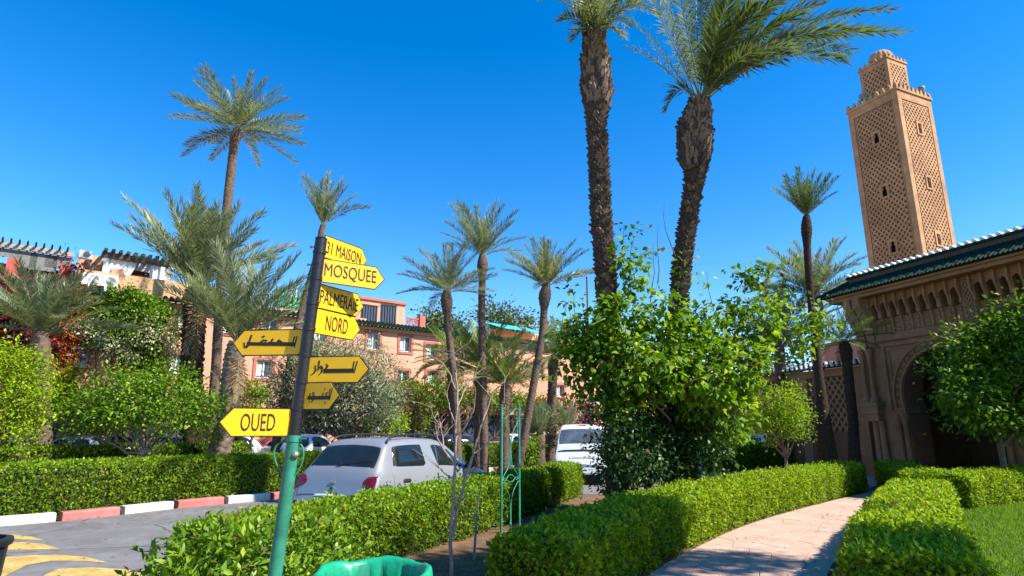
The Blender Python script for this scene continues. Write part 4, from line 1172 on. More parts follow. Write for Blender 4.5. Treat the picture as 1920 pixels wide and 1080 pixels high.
HATCH = [(0.0, .38, .66, .48, .68, .56, .6), (.05, .28, .80, .62, .78, .72, .72), (.12, .25, .84, .86, .81, .98, .72), (.30, .24, .85, .90, .81, 1.22, .66), (.62, .23, .855, .91, .81, 1.42, .60), (1.4, .23, .855, .91, .81, 1.47, .58), (2.0, .23, .855, .90, .81, 1.43, .58), (2.75, .23, .855, .89, .80, 1.04, .66), (3.2, .23, .85, .86, .79, .94, .66), (3.75, .25, .82, .72, .74, .78, .6), (3.95, .36, .66, .5, .6, .54, .48)]
SEDAN = [(0.0, .38, .66, .5, .7, .6, .62), (.06, .28, .80, .74, .78, .84, .70), (.2, .25, .85, .90, .80, .97, .70), (.75, .24, .86, .92, .80, 1.0, .68), (1.25, .23, .86, .92, .80, 1.36, .58), (1.7, .23, .86, .92, .80, 1.43, .56), (2.4, .23, .86, .91, .80, 1.40, .56), (3.15, .23, .86, .90, .80, 1.03, .64), (3.7, .23, .85, .84, .78, .92, .64), (4.2, .25, .82, .7, .72, .76, .58), (4.4, .36, .66, .5, .6, .54, .46)]
def back_car(label, px, Y, rz, paint, kind):
    st = HATCH if kind == 'hatch' else SEDAN
    x = P(px, 815, Y).x
    off = Matrix.Rotation(rz, 3, 'Z') @ Vector((0, 2.0, 0))
    t, S, N, patch, sgn, A = loft_car('parked_car', label, st, paint, (x - off.x, Y - off.y, 0), rz, 'cars parked in front of the pink house', detail=False)
    if kind == 'hatch':
        patch('rear_window', CARGLASS, [(2.1, 5.0), (2.1, 9), (3.9, 8.8), (3.9, 5.2)], .008, 6, 8, sides=(1,))
        patch('side_window', CARGLASS, [(3.5, 3.25), (4.95, 3.2), (4.95, 4.85), (4.0, 4.85)], .008, 5, 4)
        patch('side_window', CARGLASS, [(5.08, 3.2), (6.75, 3.2), (6.1, 4.8), (5.05, 4.85)], .008, 5, 4)
        patch('windscreen', CARGLASS, [(6.1, 5.1), (6.1, 8.9), (6.95, 8.95), (6.95, 5.05)], .008, 5, 8, sides=(1,))
        patch('tail_light', REDLAMP, [(1.3, 3.2), (2.2, 3.0), (2.3, 4.1), (1.4, 4.4)], .012, 4, 4)
        patch('head_light', CLEARLAMP, [(8.3, 2.5), (9.4, 2.6), (9.2, 3.6), (8.4, 3.3)], .012, 4, 4)
        ys = (.7, 3.2)
    else:
        patch('rear_window', CARGLASS, [(3.15, 5.1), (3.15, 8.9), (4.3, 8.8), (4.3, 5.2)], .008, 6, 8, sides=(1,))
        patch('side_window', CARGLASS, [(3.75, 3.25), (5.4, 3.2), (5.4, 4.85), (4.5, 4.85)], .008, 5, 4)
        patch('side_window', CARGLASS, [(5.5, 3.2), (6.8, 3.2), (6.2, 4.8), (5.5, 4.85)], .008, 5, 4)
        patch('windscreen', CARGLASS, [(6.1, 5.1), (6.1, 8.9), (6.95, 8.95), (6.95, 5.05)], .008, 5, 8, sides=(1,))
        patch('tail_light', REDLAMP, [(.6, 3.2), (1.6, 3.0), (1.8, 4.0), (.8, 4.4)], .012, 4, 4)
        patch('head_light', CLEARLAMP, [(8.3, 2.5), (9.4, 2.6), (9.2, 3.6), (8.4, 3.3)], .012, 4, 4)
        ys = (.85, 3.45)
    for y in ys:
        for x_ in (.74, -.74): wheel(t, x_, y, .31)
    return t
DGREY = carpaint('dark_grey_car_paint', (0.05, .055, .06)); NAVY = carpaint('navy_car_paint', (.015, .03, .08)); LGREY = carpaint('light_grey_car_paint', (.42, .43, .45)); REDP = carpaint('red_car_paint', (.35, .02, .02), 0)
face = math.atan2(.634, .773)
back_car('pale grey car at the left edge behind the clipped hedges', 30, 21.0, face - PI / 2 + .2, LGREY, 'sedan')
back_car('grey car with a dark windscreen behind the hedges, second from the left edge', 150, 22.2, face + PI * .5 - .5, LGREY, 'sedan')
back_car('pale car behind the hedges under the left half of the citrus tree', 205, 24.5, face, WHITEP, 'hatch')
back_car('dark car behind the hedges just right of the forked pale trunk', 318, 23.0, face + PI * .6, DGREY, 'hatch')
back_car('white car behind the hedges beside the pale thick palm trunk', 392, 24.5, face + PI * .5, WHITEP, 'hatch')
back_car('red car mostly hidden behind the pole of the signpost', 505, 26.5, face + PI * .5, REDP, 'hatch')
back_car('white car parked under the olive tree, right of the signpost', 592, 25.5, face - PI / 2 + .15, WHITEP, 'hatch')
back_car('dark blue car parked behind the front of the silver hatchback', 815, 25.5, face + PI * .45, NAVY, 'hatch')
back_car('light coloured car seen through the green trellis', 965, 29.5, face - PI / 2, WHITEP, 'sedan')
back_car('silver car partly hidden by the low feathery palms', 1035, 31.5, face - PI / 2, LGREY, 'hatch')
back_car('pale car beyond the bench under the lime shrub', 1410, 29, .3, WHITEP, 'hatch')
back_car('dark car beyond the bench, right of the pale one', 1500, 30, .2, DGREY, 'hatch')
# ------------------------------------------------------------------ the pink house across the road
FA = Vector((-18.3, 20.7, 0)); FD = Vector((.773, .634, 0)).normalized(); FN = Vector((FD.y, -FD.x, 0))   # FN: towards the street
FM = Matrix((FD, -FN, Vector((0, 0, 1)))).transposed().to_4x4(); FM.translation = FA
def FP(px, py, off=0.0):                 # (s, z) on the plane lying off metres behind the facade
    u, yv, zv = ray(px, py); a = FA - FN * off; k = u / yv
    s = (k * a.y - a.x) / (FD.x - k * FD.y)
    Y = a.y + s * FD.y
    return s, EYE + zv / yv * Y
def wall_holes(m, s0, s1, z0, z1, holes, y=0.0, rev=.22, mx=None):
    ss = sorted({s0, s1} | {h[0] for h in holes} | {h[1] for h in holes}); zz = sorted({z0, z1} | {h[2] for h in holes} | {h[3] for h in holes})
    for a, b in zip(ss, ss[1:]):
        for c, d in zip(zz, zz[1:]):
            if any(h[0] - 1e-6 <= a and b <= h[1] + 1e-6 and h[2] - 1e-6 <= c and d <= h[3] + 1e-6 for h in holes): continue
            m.add([(a, y, c), (b, y, c), (b, y, d), (a, y, d)], [(0, 1, 2, 3)], mx)
    for a, b, c, d in holes:
        m.add([(a, y, c), (b, y, c), (b, y, d), (a, y, d), (a, y + rev, c), (b, y + rev, c), (b, y + rev, d), (a, y + rev, d)], [(0, 1, 5, 4), (1, 2, 6, 5), (2, 3, 7, 6), (3, 0, 4, 7)], mx)
house = thing('pink_house', 'long two storey pink house with a green tiled cornice across the road', 'house', FM @ Vector((10, 0, 0)))
S0, S1, ZT = -14.0, 46.0, 6.75
wins = []
for px, py, w, h in ((143, 668, 1.15, 1.25), (246, 672, .9, 1.25), (331, 682, .85, 1.2), (495, 692, 1.05, 1.2), (755, 708, 1.0, 1.1), (810, 709, 1.0, 1.1), (1050, 733, 1.0, 1.1), (430, 608, 1.0, 1.15), (507, 612, 1.0, 1.2), (700, 640, 1.0, 1.25), (760, 645, 1.0, 1.25), (808, 660, 1.0, 1.25), (262, 585, .8, .95), (158, 578, 1.1, 1.3), (337, 592, .9, 1.1), (600, 626, 1.0, 1.2), (1010, 690, 1.0, 1.2)):
    s, z = FP(px, py); wins.append((s, z, w * .66, h * .66))
holes = [(s - w / 2, s + w / 2, z - h / 2, z + h / 2) for s, z, w, h in wins]
gf = []
for px, w in ((90, 2.2), (180, 2.0), (300, 2.0), (400, 2.2), (560, 2.6), (765, 2.6), (815, 2.4), (872, 2.6), (930, 2.6), (985, 2.4)):
    s, _ = FP(px, 800); gf.append((s - w / 2, s + w / 2, .02, 2.45))
m = MB(); wall_holes(m, S0, S1, 0, ZT, holes + gf, mx=FM)
m.add([(S0, .0, ZT), (S1, 0, ZT), (S1, 9, ZT), (S0, 9, ZT)], [(0, 1, 2, 3)], FM)
m.add([(S0, 0, 0), (S0, 9, 0), (S0, 9, ZT), (S0, 0, ZT)], [(0, 1, 2, 3)], FM); m.add([(S1, 0, 0), (S1, 9, 0), (S1, 9, ZT), (S1, 0, ZT)], [(3, 2, 1, 0)], FM)
m.build('wall', PINK, house)
m = MB(); m.box((16, .9, 1.5), (60, .05, 3), FM); m.build('arcade_back', DARKWOOD, house)
for s, e, a, b in gf:
    m = MB(); pw = .12
    m.box((s + .04, .12, 1.2), (.10, .12, 2.36), FM); m.box((e - .04, .12, 1.2), (.10, .12, 2.36), FM); m.box(((s + e) / 2, .12, 2.4), (e - s, .12, .08), FM)
    m.box(((s + e) / 2, .16, 1.2), (.07, .06, 2.3), FM); o = m.build('shop_front', DARKWOOD, house)
    m = MB(); m.box(((s + e) / 2, .2, 1.2), (e - s, .02, 2.4), FM); m.build('pane', HOUSEGLASS, o)
for (s, z, w, h) in wins:
    W = empty('window', (0, 0, 0), 0, house); W.matrix_parent_inverse = wmat(house).inverted()
    m = MB(); t_ = .13
    o_ = [(s - w / 2 - t_, z - h / 2 - t_), (s + w / 2 + t_, z - h / 2 - t_), (s + w / 2 + t_, z + h / 2 + t_), (s - w / 2 - t_, z + h / 2 + t_), (s - w / 2 - t_, z - h / 2 - t_)]
    i_ = [(s - w / 2, z - h / 2), (s + w / 2, z - h / 2), (s + w / 2, z + h / 2), (s - w / 2, z + h / 2), (s - w / 2, z - h / 2)]
    m.strip(i_, o_, .05, FM, y0=-.045); m.build('surround', PINKTRIM, W)
    m = MB(); f = .05
    for c, d in (((s - w / 2 + f / 2, .12, z), (f, .06, h - .01)), ((s + w / 2 - f / 2, .12, z), (f, .06, h - .01)), ((s, .118, z), (f * 1.2, .06, h - .02)), ((s, .122, z + h / 2 - f / 2), (w - .02, .06, f)), ((s, .122, z - h / 2 + f / 2), (w - .02, .06, f))): m.box(c, d, FM)
    m.build('frame', WHITEFRAME, W)
    for k in (-1, 1):
        m = MB(); m.box((s + k * w / 4, .15, z), (w / 2 - .04, .012, h - .04), FM); m.build('pane', HOUSEGLASS, W)
    if random.Random(int(s * 100)).random() < .6 and z > 2:
        m = MB(); q = [[(s - w / 2 + .08 + i * .05, .132 + .012 * math.sin(i * 2.2), z - h / 2 + .1 + j * (h - .16)) for j in range(2)] for i in range(int(w * .4 / .05))]; m.grid(q, FM); m.build('curtain', CURTAIN, W)
# cornice with tiles
m = MB(); m.bbox((S0, -.16, ZT - .22), (S1, .0 - .002, ZT - .02), FM); m.build('cornice', OCHRE, house)
m = MB()
n = int((S1 - S0) / .22)
for i in range(n):
    s = S0 + .11 + i * .22
    if FP(1150, 640)[0] < s: break
    vs = []
    for (y, z) in ((-.42, ZT - .02), (.12, ZT + .22)):
        for k in range(5):
            a = PI * k / 4; vs.append((s - .085 * math.cos(a), y, z + .075 * math.sin(a)))
    m.add(vs, [(k, k + 1, k + 6, k + 5) for k in range(4)] + [(0, 4, 3, 2, 1)], FM)
    m.box((s + .11, -.16, ZT - .03), (.05, .44, .05), FM)
m.add([(S0, -.40, ZT - .04), (S1, -.40, ZT - .04), (S1, .12, ZT + .2), (S0, .12, ZT + .2)], [(0, 1, 2, 3)], FM)
tag(m.build('cornice_tiles', GREENTILE, house), kind='stuff')
# parapet and roof terraces
def rbox(name, mt, px0, px1, y0, y1, off, depth, par=house, zmin=None):
    s0, _ = FP(px0, 560, off); s1, _ = FP(px1, 560, off); pm = (px0 + px1) / 2
    z1 = FP(pm, y0, off)[1]; z0 = ZT + .002 if y1 is None else FP(pm, y1, off)[1]
    m = MB(); m.bbox((s0, off, z0), (s1, off + depth, z1), FM); return m.build(name, mt, par), s0, s1, z0, z1
rbox('parapet', OCHRE, 150, 420, 522, None, .5, .2)
s1 = FP(470, 560, .5)[0]; s2 = FP(690, 560, .5)[0]
m = MB(); m.bbox((s1, .5, ZT + .002), (s2, .7, ZT + .42), FM); m.build('parapet', PINK, house)
pent, a, b, z0, z1 = rbox('penthouse', PINK, 668, 760, 566, None, 2.0, 4.0)
m = MB(); m.bbox((a - .1, 1.9, z1 + .002), (b + .1, 6.1, z1 + .14), FM); m.build('coping', PINKTRIM, house)
for px in (692, 728):
    s, z = FP(px, 590, 2.0); W = empty('window', (0, 0, 0), 0, house); W.matrix_parent_inverse = wmat(house).inverted()
    m = MB(); m.box((s, 1.985, z), (.95, .05, 1.0), FM); m.build('pane', HOUSEGLASS, W)
    m = MB()
    for i in range(6): m.box((s - .4 + i * .16, 1.93, z), (.03, .03, 1.02), FM)
    m.box((s, 1.93, z + .52), (1.0, .04, .04), FM); m.box((s, 1.93, z - .52), (1.0, .04, .04), FM); m.build('bars', BLACKTRIM, W)
s3, _ = FP(763, 600, 1.2); s4, _ = FP(786, 600, 1.2)
for i in range(9):
    m = MB(); s = s3 + (s4 - s3) * i / 8; m.bbox((s - .02, 1.2, ZT + .05), (s + .02, 1.24, ZT + .85), FM); m.build('baluster', PINKTRIM, house)
m = MB(); m.bbox((s3, 1.18, ZT + .85), (s4, 1.26, ZT + .92), FM); m.bbox((s4, 1.1, ZT + .003), (s4 + .35, 1.4, ZT + 1.1), FM); m.build('railing', PINKTRIM, house)
# turquoise terrace roof and small rooms farther right
rbox('terrace_room', PINK, 930, 1010, 622, None, 3.0, 4.0)
s, z = FP(965, 612, 2.5); m = MB(); m.add([(s - 1.6, 1.6, z - .4), (s + 2.2, 1.6, z - .4), (s + 2.2, 4, z + .35), (s - 1.6, 4, z + .35)], [(0, 1, 2, 3)], FM); m.build('awning', mat('turquoise_awning', (.05, .38, .42), .7), house)
rbox('terrace_room', OCHRE, 1050, 1130, 640, None, 3.0, 5.0)
# green roof screen
for px in (520, 536, 552, 568, 586):
    s, z = FP(px, 556, 1.0); m = MB(); m.bbox((s - .06, 1.0, ZT + .01), (s + .06, 1.1, z + .5), FM); m.build('screen_post', mat('green_screen', (.02, .2, .07), .6), house)
s1, z = FP(516, 556, 1.0); s2, _ = FP(590, 556, 1.0)
for i in range(5):
    m = MB(); m.bbox((s1, 1.03, ZT + .12 + i * .22), (s2, 1.07, ZT + .30 + i * .22), FM); m.build('screen_slat', mat('green_screen', (.02, .2, .07), .6), house)
rbox('chimney', WHITEFRAME, 545, 556, 541, None, 2.5, .6)
# left terrace: red piers, dark red screen, pergola with roll blinds
off = 1.0
LT = empty('terrace_pergola', (0, 0, 0), 0, house); LT.matrix_parent_inverse = wmat(house).inverted()
sA = FP(-60, 480, off)[0]; sB = FP(132, 480, off)[0]
zb = FP(60, 472, off)[1]
for px in (-20, 24, 126):
    s, _ = FP(px, 500, off); m = MB(); m.bbox((s - .2, off, ZT + .003), (s + .2, off + .4, zb - .35), FM); m.build('pier', REDWALL, LT)
m = MB(); m.bbox((sA, off + .35, ZT + .003), (sB, off + .45, FP(60, 497, off)[1]), FM); m.build('screen_wall', mat('dark_red_screen', (.12, .02, .025), .85, var=.4, scale=14), LT)
m = MB(); m.bbox((sA, off - .05, zb + .02), (sB + .1, off + .08, zb + .20), FM); m.build('beam', mat('weathered_wood', (.30, .25, .20), .85, var=.25, scale=9), LT)
n = 12
for i in range(n):
    s = sA + (sB - sA) * (i + .5) / n
    m = MB(); m.bar(FM @ Vector((s, off - .20, zb + .24)), FM @ Vector((s, off + 2.6, zb + .24)), .07, .07); m.bar(FM @ Vector((s, off - .30, zb + .33)), FM @ Vector((s, off - .21, zb + .26)), .06, .05); m.build('rafter', DARKWOOD, LT)
for i, px in enumerate((-30, 8, 44, 84, 112)):
    s, _ = FP(px, 480, off); m = MB(); hh = (.55, .3, .62, .66, .5)[i]; m.bbox((s - .42, off + .1, zb - hh), (s + .42, off + .13, zb + .0), FM); m.build('roll_blind', mat('grey_blind', (.16, .16, .15), .9, var=.2, scale=20), LT)
# beige roof wall with a lantern, air conditioners
rbox('roof_wall', OCHRE, 134, 205, 478, None, 1.6, .25)
s, z = FP(165, 497, 1.55); m = MB(); m.box((s, 1.5, z), (.18, .16, .34), FM, taper=.6); m.box((s, 1.5, z + .22), (.24, .2, .06), FM, taper=.2); m.build('wall_lantern', BLACKTRIM, house)
for px, py, k in ((172, 524, .62), (204, 528, .6), (160, 478, .4)):
    s, z = FP(px, py, .2); c = FM @ Vector((s, .25, z))
    A = tag(empty('air_conditioner', (0, 0, 0), 0, house), None); A.matrix_parent_inverse = wmat(house).inverted()
    m = MB(); m.box((s, .25, z), (k, .35, k * .72), FM); m.build('case', WHITEFRAME, A)
    m = MB()
    for r in (.26, .19, .12, .05): m.tube([FM @ Vector((s + k * .1 + r * k * math.cos(a), .06, z + r * k * math.sin(a))) for a in np.linspace(0, 2 * PI, 17)], .012, 4)
    m.build('fan_grille', mat('grey_plastic', (.2, .2, .2), .6), A)
s, z = FP(184, 531, .1); m = MB(); m.tube([FM @ Vector((s - .35 + .7 * t, .1, ZT + .05 + .75 * math.sin(PI * min(1, t * 1.1)) ** .6)) for t in np.linspace(0.02, .9, 12)], .05, 8); m.build('white_arch', WHITEFRAME, house, smooth=True)
# second pergola with white curtains
off = 1.1
RP = empty('curtained_pergola', (0, 0, 0), 0, house); RP.matrix_parent_inverse = wmat(house).inverted()
sA = FP(193, 500, off)[0]; sB = FP(318, 500, off)[0]; zb = FP(195, 477, off)[1]
m = MB(); m.bbox((sA - .1, off - .1, zb - .12), (sB, off + .08, zb + .1), FM); m.build('beam', DARKWOOD, RP)
m = MB(); m.bbox((sA - .1, off + 2.5, zb - .12), (sB, off + 2.65, zb + .1), FM); m.build('beam', DARKWOOD, RP)
for i in range(10):
    s = sA + (sB - sA) * i / 9; m = MB(); m.bbox((s - .06, off - .3, zb + .103), (s + .06, off + 2.8, zb + .22), FM); m.build('rafter', DARKWOOD, RP)
for px in (197, 306):
    s, _ = FP(px, 500, off); m = MB(); m.bbox((s - .08, off - .05, ZT + .003), (s + .08, off + .07, zb - .12), FM); m.build('post', WHITEFRAME, RP)
s, _ = FP(222, 500, off); m = MB(); m.bbox((s - .22, off - .1, ZT + .003), (s + .22, off + .25, FP(222, 505, off)[1]), FM); m.build('pier', PINK, RP)
for px, w in ((213, .5), (300, .35), (312, .3)):
    s, _ = FP(px, 500, off); q = []
    for i in range(16):
        u = i / 15; row = []
        for j in range(8):
            v = j / 7; pin = 1 - .75 * math.exp(-((v - .35) / .22) ** 2)
            row.append((s + (u - .5) * w * 2 * pin + (.3 * v if px < 220 else 0), off + .1 + .05 * math.sin(i * 1.9), ZT + .1 + (zb - .2 - ZT) * v))
        q.append(row)
    m = MB(); m.grid(q, FM); m.build('white_curtain', mat('white_cloth', (.72, .72, .70), .9, var=.05), RP, smooth=True)
s, z = FP(252, 512, 3.0); m = MB()
m.lathe([(1.0, -.1), (1.0, 0), (.85, .3), (.5, .55), (.12, .68), (0, .85)], 20, FM @ Matrix.Translation((s, 3.0, z))); m.build('small_dome', CURTAIN, house, smooth=50)
s1, z = FP(232, 530, 1.6); s2, _ = FP(292, 530, 1.6)
for i in range(9):
    s = s1 + (s2 - s1) * i / 8; m = MB(); m.bar(FM @ Vector((s, 1.6, ZT + .1)), FM @ Vector((s - .1, 1.6, ZT + 1.0)), .05); m.build('lattice_bar', DARKWOOD, house)
# creepers on the wall
def creeper(name, label, lst, n, L, mt, seed, thick=.55, clump=.2, per=22, cat='creeper', off=0.0):
    cls = []
    for px, py, rx, rz in lst:
        s, z = FP(px, py, -thick * .5 - off); c = FM @ Vector((s, -thick * .5 - off, z)); k = ppm(c.y)
        cls.append((tuple(c), (rx * k * .95, thick * .7, rz * k), 1))
    s, _ = FP(lst[0][0], lst[0][1])
    return tree(name, label, cat, FM @ Vector((s, -.35 - off, 0)), cls, n, L, mt, seed, r=.05, limbs=12, clump=clump, per=per, shell=.5)
creeper('green_creeper', 'large green creeper covering the pink wall above the left windows', [(225, 575, 70, 30), (190, 600, 45, 45), (270, 590, 50, 30), (240, 560, 40, 20), (300, 610, 40, 25), (210, 620, 60, 30), (255, 640, 30, 40), (285, 660, 20, 60), (290, 700, 26, 40)], 12000, .14, L_CITRUS, 501)
creeper('white_blossom_creeper', 'white blossoming creeper hanging over the lower left windows', [(230, 630, 70, 26), (200, 640, 40, 26), (280, 620, 40, 26), (230, 660, 30, 18), (310, 640, 30, 24), (170, 620, 26, 18)], 5200, .12, L_WHITE, 502, thick=.75)
creeper('dark_red_bougainvillea', 'dark crimson bougainvillea behind the short palm at the left edge', [(30, 600, 45, 50), (50, 650, 55, 40), (10, 560, 30, 40), (40, 690, 40, 26), (-30, 620, 40, 80)], 7500, .14, L_RED, 503, thick=.9)
creeper('dark_creeper', 'dark green leaves mixed into the crimson bougainvillea at the left edge', [(20, 620, 50, 50), (-10, 580, 40, 40), (50, 600, 30, 40)], 3200, .15, L_DARK, 504, thick=.6)
creeper('orange_bougainvillea', 'orange red bougainvillea between the short palm and the green creeper', [(115, 640, 26, 34), (100, 610, 22, 26), (128, 600, 14, 24), (110, 680, 22, 26), (140, 560, 10, 20)], 3200, .13, L_ORANGE, 505)
creeper('red_bougainvillea', 'small scarlet bougainvillea at the roof terrace beside the red pier', [(138, 500, 12, 12), (146, 520, 10, 12), (134, 540, 8, 8)], 700, .12, mat('scarlet', (.45, .02, .02)) and L_RED, 506, off=-1.2)
creeper('yellow_green_creeper', 'yellow green creeper low on the wall below the orange bougainvillea', [(110, 710, 30, 26), (90, 740, 30, 30), (130, 740, 20, 20)], 2600, .13, L_LIME, 507)
creeper('arcade_creeper', 'dense green creeper covering the ground floor arcade in the middle', [(800, 735, 44, 22), (760, 725, 20, 14), (840, 740, 34, 26), (795, 770, 12, 36), (890, 745, 40, 20), (940, 750, 40, 16), (985, 752, 30, 14)], 7800, .15, L_CITRUS, 508, thick=.7)
creeper('arcade_creeper', 'dark creeper on the ground floor left of the silver car roof', [(600, 760, 40, 30), (545, 765, 30, 30), (720, 750, 26, 30)], 3600, .15, L_DARK, 509, thick=.6)
creeper('arcade_creeper', 'mixed red and green creeper above the arcade at the far end near the white van', [(1020, 760, 26, 16), (1070, 760, 34, 14)], 1500, .16, L_REDGREEN, 510, thick=.6)
# ------------------------------------------------------------------ minaret
def lattice_bars(m, x0, x1, z0, z1, cw, ch, w, dep, y, mx, excl=()):
    sl = ch / cw; W_, Hh = x1 - x0, z1 - z0; k = 0
    for sg in (1, -1):
        c = -W_ * sl - ch
        while c < Hh + W_ * sl + ch:
            pts = []
            # z = c + sg*sl*x  (x from 0..W)
            for x in (0, W_):
                z = c + sg * sl * x
                if 0 <= z <= Hh: pts.append((x, z))
            for z in (0, Hh):
                x = (z - c) / (sg * sl)
                if 0 < x < W_: pts.append((x, z))
            if len(pts) >= 2:
                pts.sort(); a, b = pts[0], pts[-1]
                if abs(a[0] - b[0]) < 1e-4 or math.hypot(a[0] - b[0], a[1] - b[1]) < cw * .4:
                    c += ch; continue
                segs = [(0.0, 1.0)]
                for ex0, ex1, ez0, ez1 in excl:
                    lo, hi = 0.0, 1.0
                    for p0, dd, q0, q1 in ((x0 + a[0], b[0] - a[0], ex0, ex1), (z0 + a[1], b[1] - a[1], ez0, ez1)):
                        ta, tb = (q0 - p0) / dd, (q1 - p0) / dd
                        lo = max(lo, min(ta, tb)); hi = min(hi, max(ta, tb))
                    if hi > lo:
                        segs = [t_ for u_, v_ in segs for t_ in ((u_, min(v_, lo)), (max(u_, hi), v_)) if t_[1] - t_[0] > 1e-3]
                for u_, v_ in segs:
                    A_ = (a[0] + (b[0] - a[0]) * u_, a[1] + (b[1] - a[1]) * u_); B_ = (a[0] + (b[0] - a[0]) * v_, a[1] + (b[1] - a[1]) * v_)
                    if math.hypot(A_[0] - B_[0], A_[1] - B_[1]) < cw * .2: continue
                    yo = y - (.006 if sg > 0 else 0)
                    p = Vector((x0 + A_[0], yo, z0 + A_[1])); q = Vector((x0 + B_[0], yo, z0 + B_[1]))
                    d = (q - p).normalized(); sd = Vector((-d.z, 0, d.x)) * w / 2; dv = Vector((0, dep, 0))
                    m.add([p + sd, q + sd, q - sd, p - sd, p + sd + dv, q + sd + dv, q - sd + dv, p - sd + dv], [(3, 2, 1, 0), (0, 1, 5, 4), (2, 3, 7, 6)], mx)
            c += ch; k += 1
MDIST = 57.0
mw = 4.65
mc_ = P(1709, 340, 1.0); maz = math.atan2(mc_.x, 1.0)
corner = Vector((math.sin(maz) * MDIST, math.cos(maz) * MDIST, 0))
LN = R(204)                                    # direction of the shaded face's normal
nL = Vector((math.cos(LN), math.sin(LN), 0)); nR = Vector((-nL.y, nL.x, 0))
if nR.y > 0: nR = -nR
ctr = corner - nL * mw / 2 - nR * mw / 2
MT = Matrix.Translation(ctr)
min_ = thing('minaret', 'tall square sandstone minaret with carved lattice faces and a ribbed dome', 'minaret', ctr)
def fm(n, half):                                  # local frame of a face: x to the right, y into the wall, z up
    ex = Vector((-n.y, n.x, 0))
    M_ = Matrix((ex, -n, Vector((0, 0, 1)))).transposed().to_4x4(); M_.translation = ctr + n * half
    return M_
rayz = lambda px, py, hd: EYE + (lambda r: r[2] / math.hypot(r[0], r[1]))(ray(px, py)) * hd
zs = rayz(1684, 166, MDIST)                        # shaft top at the corner
zl = rayz(1664, 102, MDIST + .9)
lw = 2.68
m = MB(); m.bbox((-mw / 2 + .12, -mw / 2 + .12, 0), (mw / 2 - .12, mw / 2 - .12, zs), MT @ Matrix.Rotation(LN, 4, 'Z'))
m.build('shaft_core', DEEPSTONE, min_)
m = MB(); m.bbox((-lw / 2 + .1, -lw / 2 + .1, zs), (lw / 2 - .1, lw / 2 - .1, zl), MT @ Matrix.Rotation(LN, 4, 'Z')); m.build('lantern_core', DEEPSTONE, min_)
wz = [rayz(1643, 256, MDIST + .8), rayz(1659, 356, MDIST + .8), rayz(1674, 461, MDIST + .8)]
faces = [nL, nR, -nL, -nR]
